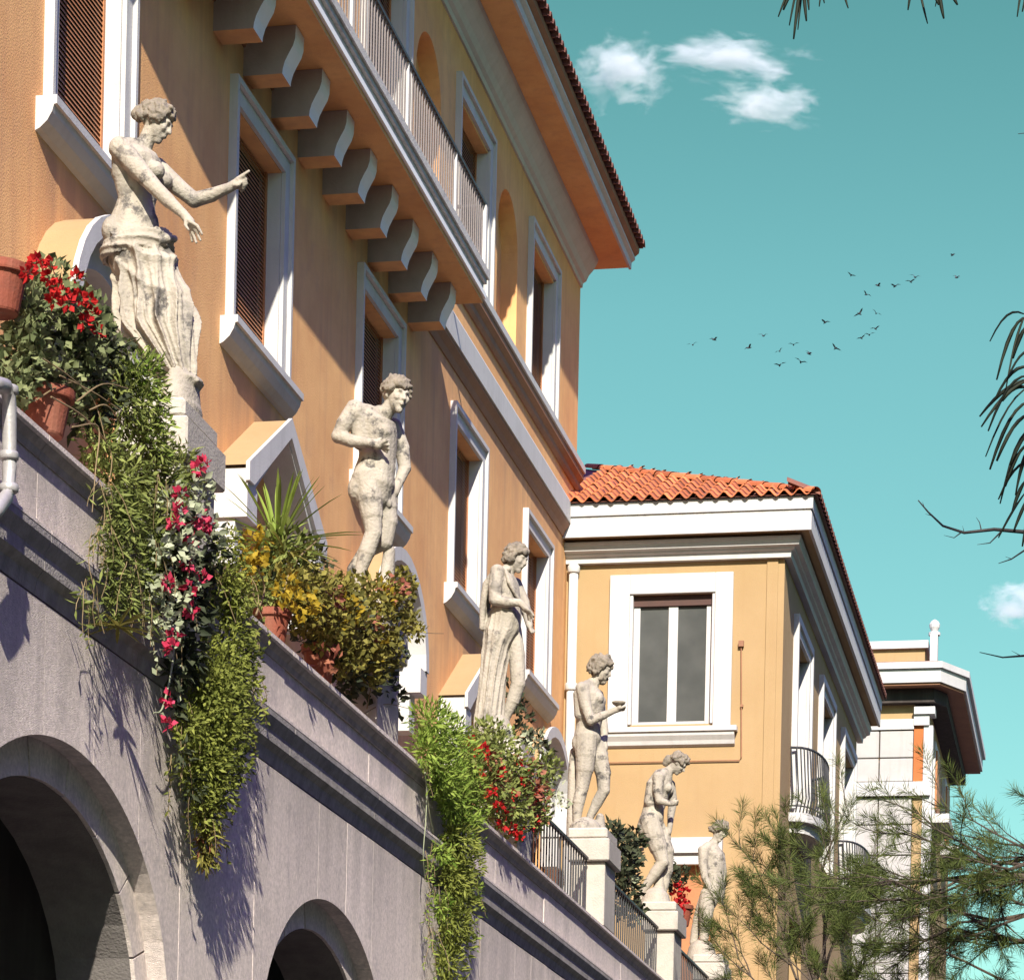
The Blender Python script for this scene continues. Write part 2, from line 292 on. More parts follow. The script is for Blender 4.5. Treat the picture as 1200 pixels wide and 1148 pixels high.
def rect_frame(mb, x, y0, y1, z0, z1, w, out, sides=('l', 'r', 't')):
    # moulded surround: raised outer fillet, lower inner band
    f = w*0.27; lo = out*0.5
    if 'l' in sides: mb.box(x-.02, x+out, y0, y0+f, z0, z1-f); mb.box(x-.02, x+lo, y0+f, y0+w, z0, z1-w)
    if 'r' in sides: mb.box(x-.02, x+out, y1-f, y1, z0, z1-f); mb.box(x-.02, x+lo, y1-w, y1-f, z0, z1-w)
    mb.box(x-.02, x+out, y0, y1, z1-f, z1); mb.box(x-.02, x+lo, y0+f, y1-f, z1-w, z1-f)
SILL = [(0, 0), (.19, 0), (.19, -.07), (.165, -.075), (.15, -.13), (.11, -.20), (.05, -.255), (0, -.28)]
def window(parent, y0, w, z0, z1, sill=True, shutter_to=None, white_reveal=True):
    fm = MB(); rect_frame(fm, W, y0, y0+w, z0, z1, FB, 0.085)
    a, b = y0+FB, y0+w-FB
    # painted reveal lining, set a hair inside the hole
    fm.box(W-.235, W-.002, b-.015, b+.0, z0+.02, z1-FB-.003); fm.box(W-.235, W-.002, a, a+.015, z0+.02, z1-FB-.003)
    o = fm.build('window', 'white', parent)
    t = MB(); t.box(W-.26, W-.245, a-.1, b+.1, z0-.1, z1); t.build('dark_opening', 'dark', o)
    s = MB(); zb = shutter_to if shutter_to else z0+.03
    z = z1-FB-.02
    while z > zb:
        s.add([(W-.168, a+.05, z), (W-.168, b-.05, z), (W-.152, b-.05, z-.044), (W-.152, a+.05, z-.044)], [(0, 1, 2, 3)]); z -= .045
    s.box(W-.19, W-.145, a+.016, a+.06, zb, z1-FB-.01); s.box(W-.19, W-.145, b-.06, b-.016, zb, z1-FB-.01); s.box(W-.188, W-.147, a+.06, b-.06, zb-.05, zb)
    s.build('shutter', 'shutter', o)
    if sill:
        q = MB(); q.prismY([(W+x-.01, z0+z) for x, z in SILL], y0-.16, y0+w+.16); q.build('sill', 'white', o)
    return o
for y in WIN: window(house, y, WW, 11.7, 14.1, True, 11.98 if y < 25 else None)
for y in UP: window(house, y, UW, 15.98, 18.34, False)

# string courses: white band over an undercut coloured brown for its shade
sb = MB(); sb.prismY([(W-.01, 14.74), (W+.13, 14.74), (W+.13, 15.06), (W+.10, 15.12), (W-.01, 15.12)], 8, YW-.45); sb.build('string_course', 'white', house)
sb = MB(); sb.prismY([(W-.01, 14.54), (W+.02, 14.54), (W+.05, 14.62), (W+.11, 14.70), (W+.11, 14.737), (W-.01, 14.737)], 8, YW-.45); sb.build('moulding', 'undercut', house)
sb = MB(); sb.prismY([(W-.01, 15.84), (W+.15, 15.84), (W+.15, 15.94), (W+.12, 15.99), (W-.01, 15.99)], 8, YE); sb.build('string_course', 'white', house)
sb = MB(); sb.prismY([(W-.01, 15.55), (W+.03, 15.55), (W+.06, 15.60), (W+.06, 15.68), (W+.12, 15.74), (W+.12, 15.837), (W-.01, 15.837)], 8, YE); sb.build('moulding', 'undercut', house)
# cornice, soffit, fascia, gutter, roof edge
cb = MB(); cb.prismY([(W-.01, 18.83), (W+.03, 18.83), (W+.04, 18.90), (W+.09, 18.93), (W+.13, 19.02), (W+.20, 19.10), (W+.26, 19.20), (W+.28, 19.27), (W-.01, 19.27)], 8, YE+.02); cb.build('cornice', 'white', house)
cb = MB(); cb.prismY([(W-.3, 19.273), (W+.70, 19.273), (W+.70, 19.36), (W-.3, 19.36)], 8, YE+.45); cb.build('soffit', 'orange', house)
cb = MB(); cb.prismY([(W+.702, 19.25), (W+.74, 19.25), (W+.745, 19.36), (W+.80, 19.40), (W+.80, 19.44), (W+.702, 19.44)], 8, YE+.47); cb.build('fascia', 'white', house)
cb = MB(); cb.prismY([(W+.70, 19.443), (W+.79, 19.443), (W+.86, 19.50), (W+.87, 19.56), (W+.84, 19.57), (W+.70, 19.57)], 8, YE+.47); cb.build('gutter', 'undercut', house)
rf = MB(); rf.prismY([(W+.86, 19.575), (W+.86, 19.61), (W-5, 21.2), (W-5, 21.1)], 8, YE+.46); rf.build('roof', 'tiledark', house)
te = MB(); y = 20.0
while y < YE+.45:                                          # rounded tile ends along the eave
    n = 6
    for k in range(n):
        a0, a1 = math.pi*k/n, math.pi*(k+1)/n
        p = lambda a, r, x, z: (x, y+.095-r*math.cos(a), z+r*math.sin(a))
        te.add([p(a0, .095, W+.97, 19.57), p(a1, .095, W+.97, 19.57), p(a1, .085, W+.45, 19.77), p(a0, .085, W+.45, 19.77)], [(0, 1, 2, 3)])
        te.add([p(a0, .095, W+.97, 19.57), p(a1, .095, W+.97, 19.57), p(a1, .065, W+.968, 19.57), p(a0, .065, W+.968, 19.57)], [(0, 1, 2, 3)])
    te.box(W+.6, W+.93, y+.195, y+.225, 19.575, 19.64)
    y += .222
te.build('roof_tiles', 'tiledark', house, kind='stuff')

# balcony
BP = .80; B0, B1 = 24.4, 36.2
bal = MB()
def slabpoly(p):                                           # plan with a rounded far-left end
    return [(W, B0-1.5)]+[(W+p*(.7+.3*math.sin(t*math.pi/2/6)), B0-1.5+2.9*t/6) for t in range(7)]+[(W+p, B1+(p-BP)*.8), (W, B1+(p-BP)*.8)]
bal.cur = 0; bal.prismZ(slabpoly(BP-.035), 14.735, 14.79)
bal.cur = 1; bal.prismZ(slabpoly(BP), 14.793, 14.86)
bal.cur = 2; bal.prismZ(slabpoly(BP-.03), 14.863, 14.97); bal.prismZ(slabpoly(BP+.005), 14.973, 15.03)
bal.cur = 2; bal.prismZ(slabpoly(BP+.035), 15.033, 15.13)
balc = bal.build('balcony', ['orange', 'whitepaint', 'slate'], house)
cp = [(-.02, 14.26), (.40, 14.26), (.405, 14.31), (.425, 14.38), (.465, 14.46), (.505, 14.53), (.525, 14.60), (.53, 14.73), (-.02, 14.73)]
for k in range(12):
    y = 35.40-1.013*k; c = MB(); n = len(cp)
    v = [(W+x, y, z) for x, z in cp]+[(W+x, y+.31, z) for x, z in cp]
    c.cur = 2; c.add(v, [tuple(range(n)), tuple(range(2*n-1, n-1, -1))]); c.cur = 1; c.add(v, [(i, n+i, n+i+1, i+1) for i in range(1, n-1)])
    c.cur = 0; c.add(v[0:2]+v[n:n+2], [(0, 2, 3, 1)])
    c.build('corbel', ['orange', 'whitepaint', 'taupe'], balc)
bm_ = MB(); bm_.box(-.008, .008, -.011, .011, 0, .80); bmesh_bal = bm_.mesh('baluster', 'paleiron')
pm_ = MB(); pm_.box(-.016, .016, -.02, .02, 0, .80); pm_.box(-.02, .02, -.026, .026, .80, .83); bmesh_post = pm_.mesh('baluster_post', 'white')
y = B0+1.6; i = 0
while y < B1-.03:
    child('baluster' if i % 21 != 9 else 'railing_post', bmesh_bal if i % 21 != 9 else bmesh_post, balc, (W+BP-.035, y, 15.13)); y += .118; i += 1
rl = MB(); rl.box(W+BP-.06, W+BP-.01, B0, B1, 15.93, 15.965); rl.box(W+BP-.045, W+BP-.025, B0, B1, 15.20, 15.215); rl.box(W+.02, W+BP-.05, B1-.04, B1, 15.93, 15.965)
rl.build('handrail', 'iron', balc)
cb = MB(); cb.box(W+BP-.075, W+BP+.0, B1-.09, B1-.0, 15.131, 15.925); cb.build('railing_post', 'white', balc)

# hoods over the garden doors
def arch_hood(yc, parent, top=11.06, ra=1.28, rb=1.12, p=.40, th=.13):
    h = MB(); n = 16; zc = top-rb
    o = [(yc-ra*math.cos(math.pi*k/n), zc+rb*math.sin(math.pi*k/n)) for k in range(n+1)]
    i_ = [(yc-(ra-th)*math.cos(math.pi*k/n), zc+(rb-th)*math.sin(math.pi*k/n)) for k in range(n+1)]
    m_ = [(yc-(ra-.4)*math.cos(math.pi*k/n), zc+(rb-.38)*math.sin(math.pi*k/n)) for k in range(n+1)]
    for k in range(n):
        h.cur = 1; q = [o[k], o[k+1]]; h.add([(W-.01, *q[0]), (W-.01, *q[1]), (W+p-.05, *q[1]), (W+p-.05, *q[0])], [(0, 1, 2, 3)])
        h.cur = 0
        a, b, c, d = o[k], o[k+1], i_[k+1], i_[k]
        f = lambda pt, s: (yc+(pt[0]-yc)*s, zc+(pt[1]-zc)*s)
        h.add([(W+p-.05, *f(a, 1.02)), (W+p-.05, *f(b, 1.02)), (W+p, *f(b, 1.02)), (W+p, *f(a, 1.02))], [(0, 1, 2, 3)])
        h.add([(W+p-.05, *f(a, 1.02)), (W+p-.05, *f(b, 1.02)), (W+p-.05, *b), (W+p-.05, *a)], [(0, 1, 2, 3)])
        h.add([(W+p, *f(a, 1.02)), (W+p, *f(b, 1.02)), (W+p, *c), (W+p, *d)], [(0, 1, 2, 3)])
        h.add([(W+p, *c), (W+p, *d), (W+.17, *d), (W+.17, *c)], [(0, 1, 2, 3)])
        h.add([(W+.17, *c), (W+.17, *d), (W+.17, *m_[k]), (W+.17, *m_[k+1])], [(0, 1, 2, 3)])
        h.add([(W-.01, *m_[k]), (W-.01, *m_[k+1]), (W+.17, *m_[k+1]), (W+.17, *m_[k])], [(0, 1, 2, 3)])
    for s_ in (-1, 1):
        y0 = yc+s_*ra; y1 = yc+s_*(ra-th*2.6); h.box(W-.01, W+p-.02, min(y0, y1), max(y0, y1), zc-.30, zc-.002); h.box(W-.01, W+p*.6, min(y0, y1)+.03, max(y0, y1)-.03, zc-.75, zc-.302)
    return h.build('door_hood', ['white', 'yellow'], parent)
def gable_hood(yc, parent, top=11.05, hw=1.42, rise=.86, p=.40, th=.16):
    h = MB(); zb = top-rise
    for s_ in (-1, 1):
        h.cur = 1; h.add([(W-.01, yc, top), (W+p-.04, yc, top), (W+p-.04, yc+s_*hw, zb), (W-.01, yc+s_*hw, zb)], [(0, 1, 2, 3)])
        h.cur = 0; h.prismX([(yc, top+.02), (yc+s_*(hw+.03), zb+.02), (yc+s_*(hw+.03), zb-th), (yc+s_*hw*.9, zb-th), (yc, top-th*1.1)], W+p-.04, W+p)
        h.prismX([(yc, top-.03), (yc+s_*hw*.98, zb-.03), (yc+s_*hw*.98, zb-th), (yc+s_*hw*.8, zb-th), (yc, top-th*1.2)], W-.01, W+p-.042)
        y0 = yc+s_*hw; y1 = yc+s_*(hw-.34); h.box(W-.01, W+p-.03, min(y0, y1), max(y0, y1), zb-.50, zb-th-.002); h.box(W-.01, W+p*.6, min(y0, y1)+.04, max(y0, y1)-.04, zb-.95, zb-.502)
    return h.build('door_hood', ['white', 'yellow'], parent)
for i, y in enumerate(DOORC):
    (arch_hood if i % 2 == 0 else gable_hood)(y, house)
    d = MB(); d.box(W-.2, W-.14, y-.84, y+.84, 6.2, 9.89); d.build('door', 'shutter', house)

# ================================================================== YELLOW WING
XS = -5.15; YB = 60.1; FE = 45.96; SE = -4.70
wing = thing('wing_house', 'yellow house wing with wavy orange tiled roof and white framed double window', 'house', (XS, YW, 0))
w = MB(); fp = lambda u, v, d: (u, YW+d, v)
fx0, fx1, fz0, fz1 = -7.55, -6.24, 11.66, 13.70
LD = [aY(787, 1030, YW).x, aY(813, 1030, YW).x]
holed(w, W+.002, XS, 0, 14.53, [(fx0, fx1, fz0, fz1), (LD[0], LD[1]+.3, 7.0, 9.45)], fp, 0.16)
SW = [(47.9, 50.4), (52.2, 54.75), (56.55, 59.35)]
sp = lambda u, v, d: (XS-d, u, v)
holed(w, YW, YB, 0, 14.53, [(a+.25, b-.25, 10.6, 13.45) for a, b in SW]+[(a+.25, b-.25, 6.0, 9.0) for a, b in SW], sp, 0.2)
w.add([(XS, YB, 0), (W-4, YB, 0), (W-4, YB, 14.5), (XS, YB, 14.5)], [(0, 1, 2, 3)])
w.build('wall', 'yellow', wing)
for x in (-5.42, ):
    q = MB(); q.box(x, x+.17, YW-.03, YW-.002, 5, 14.2); q.build('pilaster', 'yellow', wing)
def wing_window():
    f = MB(); y = YW; o0, o1, top = -7.89, -5.94, 14.01
    f.box(o0, fx0-.02, y-.07, y-.002, fz0-.06, top); f.box(fx1+.02, o1, y-.07, y-.002, fz0-.06, top); f.box(fx0-.02, fx1+.02, y-.07, y-.002, fz1+.0, top)
    f.box(fx0-.02, fx0+.03, y-.04, y+.14, fz0-.0, fz1-.002); f.box(fx1-.03, fx1+.02, y-.04, y+.14, fz0, fz1-.002)
    o = f.build('window', 'white', wing, bevel=.008)
    s = MB(); s.box(o0-.02, o1+.11, y-.17, y-.001, fz0-.14, fz0-.064); s.prismX([(y-.001, fz0-.143), (y-.14, fz0-.143), (y-.13, fz0-.2), (y-.08, fz0-.27), (y-.06, fz0-.33), (y-.001, fz0-.36)], o0+.0, o1+.07); s.build('sill', 'white', o)
    s = MB(); yy = y+.10; zt = fz1-.17
    for a, b in ((fx0+.03, fx0+.13), ((fx0+fx1)/2-.075, (fx0+fx1)/2+.075), (fx1-.13, fx1-.03)): s.box(a, b, yy-.02, yy+.03, fz0+.0, zt)
    s.box(fx0+.13, (fx0+fx1)/2-.075, yy-.018, yy+.03, fz0, fz0+.06); s.box((fx0+fx1)/2+.075, fx1-.13, yy-.018, yy+.03, fz0, fz0+.06)
    s.build('sash', 'white', o, bevel=.006)
    s = MB(); s.box(fx0+.03, fx1-.03, yy-.05, yy+.03, zt+.002, fz1-.003); s.build('blind_box', 'blind', o)
    for a, b in ((fx0+.13, (fx0+fx1)/2-.075), ((fx0+fx1)/2+.075, fx1-.13)):
        g = MB(); g.box(a, b, yy+.012, yy+.02, fz0+.06, zt); g.build('pane', 'glass', o)
wing_window()
# lower door head on the front
q = MB(); q.box(LD[0]-.15, LD[1]+.45, YW-.16, YW-.002, 9.62, 9.86); q.box(LD[0]-.1, LD[1]+.4, YW-.1, YW-.002, 9.45, 9.617); o = q.build('door', 'white', wing)
q = MB(); q.box(LD[0]-.02, LD[1]+.32, YW+.1, YW+.15, 6.9, 9.5); q.build('door_leaf', 'shutter', o)
for a, b in SW:                                            # tall windows on the flank
    f = MB(); X = XS
    f.box(X, X+.09, a, a+.12, 10.6, 13.72); f.box(X, X+.05, a+.12, a+.25, 10.6, 13.46); f.box(X, X+.09, b-.12, b, 10.6, 13.72); f.box(X, X+.05, b-.25, b-.12, 10.6, 13.46)
    f.box(X, X+.09, a+.12, b-.12, 13.6, 13.72); f.box(X, X+.05, a+.12, b-.12, 13.46, 13.598)
    f.box(X-.19, X-.002, b-.27, b-.252, 10.62, 13.44)
    o = f.build('window', 'white', wing)
    g = MB(); g.box(X-.2, X-.17, a+.25, b-.25, 10.6, 13.45); g.build('shutter', 'dark', o)
for a, b in ((SW[0][0]-.1, SW[0][1]+.1), (SW[2][0]-.1, SW[2][1]+.1)):       # bowed iron balconies
    c = (a+b)/2; hl = (b-a)/2; dp = .46; f = MB()
    pts = [(XS+dp*math.sin(math.pi*k/14)**.7, c-hl*math.cos(math.pi*k/14)) for k in range(15)]
    f.prismZ([(XS+(x-XS)*1.12, c+(y-c)*1.05) for x, y in pts], 10.36, 10.5); f.prismZ([(XS+(x-XS)*.9, c+(y-c)*.95) for x, y in pts], 10.2, 10.357)
    o = f.build('balcony', 'white', wing)
    r = MB(); r.tube([(x, y, 11.55) for x, y in pts], .022, 6); r.tube([(x, y, 10.62) for x, y in pts], .014, 6); r.build('handrail', 'iron', o)
    bb = MB(); bb.tube([(0, 0, 0), (.05, 0, .25), (.03, 0, .55), (0, 0, 1.05)], .013, 5); me = bb.mesh('baluster', 'iron')
    for k in range(0, 29):
        t = math.pi*k/28; child('baluster', me, o, (XS+dp*math.sin(t)**.7 if k not in (0, 28) else XS+.01, c-hl*math.cos(t), 10.5))
# trims, soffit, fascia
def Lprof(name, m, prof, back=YB+.3):                      # (out, z) outline taken round the front and the flank with a mitre
    n = len(prof); v = []; 
    for q in range(3):
        for o_, z in prof:
            v.append([(W+.003, YW-o_, z), (XS+o_, YW-o_, z), (XS+o_, back, z)][q])
    f = [tuple(range(n)), tuple(2*n+i for i in range(n))]
    for q in range(2): f += [(q*n+i, q*n+(i+1) % n, (q+1)*n+(i+1) % n, (q+1)*n+i) for i in range(n)]
    return MB().add(v, f).build(name, m, wing)
Lprof('cornice', 'white', [(-.01, 14.20), (.10, 14.20), (.11, 14.29), (.16, 14.31), (.17, 14.34), (.24, 14.36), (.25, 14.43), (.27, 14.46), (.27, 14.49), (-.01, 14.49)])
Lprof('soffit', 'yellow', [(-.01, 14.54), (.43, 14.54), (.43, 14.60), (-.01, 14.60)])
Lprof('fascia', 'white', [(.40, 14.52), (.445, 14.52), (.445, 14.80), (.40, 14.80)])
Lprof('fascia', 'slate', [(.38, 14.803), (.43, 14.803), (.43, 14.84), (.38, 14.84)])
Lprof('gutter', 'white', [(.38, 14.843), (.46, 14.843), (.47, 15.03), (.38, 15.03)])
# roof of separate wavy tiles
PITCH = .42; pw = .2335; x_l, x_r = W-.12, SE+.10
def roofz(d): return 15.06+PITCH*d
rb = MB(); ex, ey = SE+.08, FE-.08
rb.add([(W-4, ey, roofz(0)-.02), (ex, ey, roofz(0)-.02), (ex-6, ey+6, roofz(6)-.02), (W-4, ey+6, roofz(6)-.02)], [(0, 1, 2, 3)])
rb.add([(ex, ey, roofz(0)-.02), (ex, YB+.3, roofz(0)-.02), (ex-6, YB-6, roofz(6)-.02), (ex-6, ey+6, roofz(6)-.02)], [(0, 1, 2, 3)])
rb.build('roof', 'tiledark', wing)
tm = MB(); n = 8; ln = .40
def wave(t): return .048*math.cos(2*math.pi*t)
vs = []
for (yy, k_) in ((0, 1.0), (ln, .93)):
    for th in (0, -.022):
        for i in range(n+1): vs.append((pw*(i/n-.5)*1.02*k_, yy*math.cos(math.atan(PITCH)), wave(i/n)*k_+th+yy*math.sin(math.atan(PITCH))+(0 if yy else .03)))
N1 = n+1
fs = []
for i in range(n):
    fs += [(i, i+1, 2*N1+i+1, 2*N1+i), (N1+i, 3*N1+i, 3*N1+i+1, N1+i+1), (i, N1+i, N1+i+1, i+1), (2*N1+i, 2*N1+i+1, 3*N1+i+1, 3*N1+i)]
tm.add(vs, fs); tile_me = tm.mesh('roof_tile', 'tile', smooth=True)
tm.mi = [0]*len(tm.f)
row = 0; d = 0.0
while d < 4.4:
    ncol = 18
    for c in range(ncol):
        x = x_r-.06-pw*(c+.5)
        if x < W-.02 or (x_r-.03-x) < d*.93: continue
        child('roof_tile', tile_me, wing, (x+random.uniform(-.006, .006), ey-.02+d+random.uniform(-.01, .01), roofz(d)+random.uniform(-.004, .006)), (random.uniform(-.015, .015), random.uniform(-.03, .03), random.uniform(-.02, .02)))
    d += .325
rt = MB(); v = []; f = []
for k, yy in ((0, 0), (1, .42)):
    for i in range(9): a = math.pi*i/8; r = .105-.015*k; v.append((r*math.cos(a)*1.0, yy, r*math.sin(a)*.9))
rt.add(v, [(i, i+1, 10+i, 9+i) for i in range(8)]); ridge_me = rt.mesh('ridge_tile', 'tile', smooth=True)
for k in range(15):
    d = .02+.29*k; child('ridge_tile', ridge_me, wing, (ex-d, ey+d, roofz(d)-.005), (math.atan(PITCH/1.414), 0, math.radians(45)))
te = MB(); y = FE
while y < YB:
    for k in range(6):
        a0, a1 = math.pi*k/6, math.pi*(k+1)/6; P = lambda a, r, x, z: (x, y+.1-r*math.cos(a), z+r*math.sin(a))
        te.add([P(a0, .1, SE+.12, 15.05), P(a1, .1, SE+.12, 15.05), P(a1, .09, SE-.4, 15.28), P(a0, .09, SE-.4, 15.28)], [(0, 1, 2, 3)])
        te.add([P(a0, .1, SE+.12, 15.05), P(a1, .1, SE+.12, 15.05), P(a1, .07, SE+.118, 15.05), P(a0, .07, SE+.118, 15.05)], [(0, 1, 2, 3)])
    y += .235
te.build('roof_tiles', 'tiledark', wing, kind='stuff')
# drainpipe in the inner corner, cable and thin pipe round the window
dp = MB(); dp.tube([(-8.47, YW-.09, 14.19), (-8.47, YW-.09, 6.2)], .075, 12)
for z in (14.05, 12.2, 10.1): dp.lathe((-8.47, YW-.09, z), [(.09, 0), (.1, .02), (.1, .1), (.09, .12)], 12)
dp.build('drainpipe', 'white', wing, smooth=True)
cb = MB(); cb.tube([(-8.0, YW-.03, 11.07), (-5.79, YW-.03, 11.07), (-5.76, YW-.03, 11.12), (-5.80, YW-.03, 12.86)], .010, 6); cb.box(-5.84, -5.76, YW-.07, YW-.002, 12.84, 12.93); cb.box(-5.79, -5.75, YW-.05, YW-.002, 11.9, 11.94); cb.build('cable', 'undercut', wing)

# ================================================================== FAR HOUSE
DF = 66.0
far = thing('corner_house', 'distant cream house with white quoin blocks and small attic behind the wing', 'house', (-4.2, DF, 0))
P = lambda px, py: aY(px, py, DF)
xl, xq, xr = -7.5, P(1070, 900).x, P(1088, 900).x
zt = P(1060, 835).z
f = MB(); f.box(-10, xr-.03, DF+.1, DF+.3, 0, zt+.3); f.box(xr-.33, xr-.03, DF+.1, DF+9.3, 0, zt+.3); f.build('wall', 'yellow', far)
rows = [838, 855, 888, 918]; zr = [P(1035, y).z for y in (856, 888, 916)]; lower = [P(1030, y).z for y in (934, 966, 1002, 1035, 1070, 1105, 1140, 1175)]
xj = P(1030, 900).x; gp = .012
def quoins(zs):
    for a, b in zip(zs, zs[1:]):
        for x0, x1 in ((xl+1.2, xj), (xj, xq)):
            q = MB(); q.box(x0+gp, x1-gp, DF, DF+.1, b+gp, a-gp); q.build('quoin_block', 'quoin', far, bevel=.012)
quoins(zr); quoins(lower)
q = MB(); q.box(xl, xr+.05, DF-.1, DF+.3, P(1030, 933).z, P(1030, 917).z); q.build('string_course', 'white', far)
q = MB(); q.box(xl, xq, DF-.03, DF+.1, P(1030, 855).z, P(1030, 843).z); q.box(xq, xr+.0, DF-.06, DF+.1, P(1075, 850).z, P(1075, 838).z); q.box(xq+.003, xr+.12, DF-.12, DF+.4, P(1075, 837.5).z, P(1075, 829).z); q.build('capital', 'white', far)
q = MB(); q.box(xq+.003, xr-.12, DF+.03, DF+.098, P(1075, 915).z, P(1075, 850).z); q.build('panel', 'orangepanel', far)
q = MB(); q.box(xq+.003, xr-.12, DF+.03, DF+.098, P(1075, 1180).z, P(1075, 933).z); q.build('panel', 'yellow', far)
q = MB(); q.box(xr-.118, xr+.08, DF+.0, DF+.35, 0, P(1075, 850).z); q.build('corner_strip', 'white', far)
# overhanging cornice with a canted corner
z0, z1, z2 = P(1060, 806).z, P(1060, 790).z, P(1060, 783).z
xc, xe = P(1104, 800).x, P(1131, 800).x
def plan(o): return [(-10, DF-.55-o), (xc+o*.4, DF-.55-o), (xe+o, DF+.45), (xe+o, DF+9.5), (-10, DF+9.5)]
q = MB(); q.prismZ(plan(0), z0, z1-.01); q.prismZ(plan(.07), z1-.007, z2); q.build('cornice', 'white', far)
q = MB(); q.prismZ(plan(-.05), z0-.05, z0-.003); q.build('soffit', 'undercut', far)
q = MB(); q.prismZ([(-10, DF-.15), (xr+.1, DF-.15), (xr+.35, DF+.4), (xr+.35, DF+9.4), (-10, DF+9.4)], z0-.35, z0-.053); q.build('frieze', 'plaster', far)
q = MB(); q.prismZ(plan(-.1), z2+.003, z2+.05); q.build('roof', 'tiledark', far)
za, zb_ = P(1050, 757).z, P(1050, 748).z
q = MB(); q.box(-10, P(1083, 760).x, DF+.3, DF+5, z2+.05, za); q.build('attic', 'yellow', far)
q = MB(); q.box(-10, P(1087, 760).x, DF+.2, DF+5.1, za+.003, zb_); q.build('attic_coping', 'white', far)
q = MB(); fx = P(1093, 760).x; q.prismZ([(fx-.07, DF+.2), (fx+.09, DF+.2), (fx+.09, DF+.5), (fx-.07, DF+.5)], z2+.05, P(1093, 740).z); q.lathe((fx+.01, DF+.35, P(1093, 740).z), [(.13, 0), (.13, .06), (.07, .09), (.11, .17), (.12, .24), (.08, .31), (.02, .35)], 12); q.build('finial', 'white', far)
for k in range(2):                                         # shutters and balconies on its flank
    y0 = DF+1.6+k*4.2
    q = MB(); q.box(xr-.03, xr+.05, y0, y0+1.6, P(1100, 930).z-.2, P(1100, 850).z); o = q.build('window', 'white', far)
    q = MB(); q.box(xr+.05, xr+.09, y0+.15, y0+1.45, P(1100, 930).z, P(1100, 860).z); q.build('shutter', 'shutter', o)
    q = MB(); q.box(xr-.02, xr+.4, y0-.3, y0+1.9, P(1100, 940).z-.2, P(1100, 940).z); q.build('balcony', 'white', far)

# ================================================================== TERRACE WALL
terr = thing('terrace_wall', 'long grey stone arcaded terrace wall with moulded coping under the statues', 'wall', (TW, 20, 0))
AC = [9.4+5.4*k for k in range(7)]; AO, BO = 1.78, 1.30; AI, BI = 1.55, 1.09; ZS = 3.55
def arch_z(y, a, b):
    for c in AC:
        t = (y-c)/a
        if abs(t) < 1: return ZS+b*math.sqrt(1-t*t)
    return None
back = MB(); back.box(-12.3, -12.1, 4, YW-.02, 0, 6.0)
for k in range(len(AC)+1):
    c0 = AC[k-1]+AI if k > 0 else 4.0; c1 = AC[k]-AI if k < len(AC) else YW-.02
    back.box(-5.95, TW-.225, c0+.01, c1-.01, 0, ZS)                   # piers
for c in AC: back.box(-8.3, -5.955, c+AI+.06, c+AI+.4, 0, 6.0)   # dark cross walls added to close the vaulted bays in darkness
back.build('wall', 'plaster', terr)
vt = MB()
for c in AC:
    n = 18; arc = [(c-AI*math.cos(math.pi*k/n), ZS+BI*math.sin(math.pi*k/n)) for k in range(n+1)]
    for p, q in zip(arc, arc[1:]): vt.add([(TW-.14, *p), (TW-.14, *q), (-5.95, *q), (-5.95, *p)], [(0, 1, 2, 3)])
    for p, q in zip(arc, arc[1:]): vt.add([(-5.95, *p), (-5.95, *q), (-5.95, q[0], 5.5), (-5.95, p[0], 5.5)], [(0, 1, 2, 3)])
vt.build('vault', 'vaultshade', terr)
JP = 5.4/7; y = AC[0]-2.7-JP*3
while y < YW-.1:                                           # upright slabs with open joints, cut round the arches
    y1 = min(y+JP, YW-.02); n = 8; q = MB(); us = [y+.002+(y1-y-.004)*i/n for i in range(n+1)]
    bot = [arch_z(u, AO-.01, BO-.01) or 0.0 for u in us]; t = .04+random.uniform(-.0012, .0012)
    v = [(TW-.05+t+.01, u, b) for u, b in zip(us, bot)]+[(TW-.05+t+.01, u, 5.47) for u in us]+[(TW-.22, u, b) for u, b in zip(us, bot)]+[(TW-.22, u, 5.47) for u in us]
    m_ = n+1; f = []
    for i in range(n): f += [(i, i+1, m_+i+1, m_+i), (2*m_+i, i, i+1, 2*m_+i+1)[::-1], (m_+i, m_+i+1, 3*m_+i+1, 3*m_+i)]
    f += [(0, m_, 3*m_, 2*m_), (n, 2*m_+n, 3*m_+n, m_+n)]
    q.add(v, f); q.build('stone_slab', 'greystone', terr); y = y1
for c in AC:                                               # archivolt of cut stones
    n = 9
    for k in range(n):
        q = MB(); a0 = math.pi*k/n+.006; a1 = math.pi*(k+1)/n-.006; m_ = 4; pr = []
        for i in range(m_+1): a = a0+(a1-a0)*i/m_; pr.append((c-AO*math.cos(a), ZS+BO*math.sin(a)))
        for i in range(m_, -1, -1): a = a0+(a1-a0)*i/m_; pr.append((c-AI*math.cos(a), ZS+BI*math.sin(a)))
        q.prismX(pr, TW-.4, TW-.115+random.uniform(-.003, .003)); q.build('arch_stone', 'greystone', terr)
    for s_ in (-1, 1):
        for z0_, z1_ in ((2.5, 3.54), (1.3, 2.49), (0, 1.29)):
            q = MB(); ya, yb = c+s_*AO, c+s_*AI; q.box(TW-.4, TW-.115, min(ya, yb), max(ya, yb), z0_, z1_); q.build('arch_stone', 'greystone', terr)
y = 5.0; k = 0
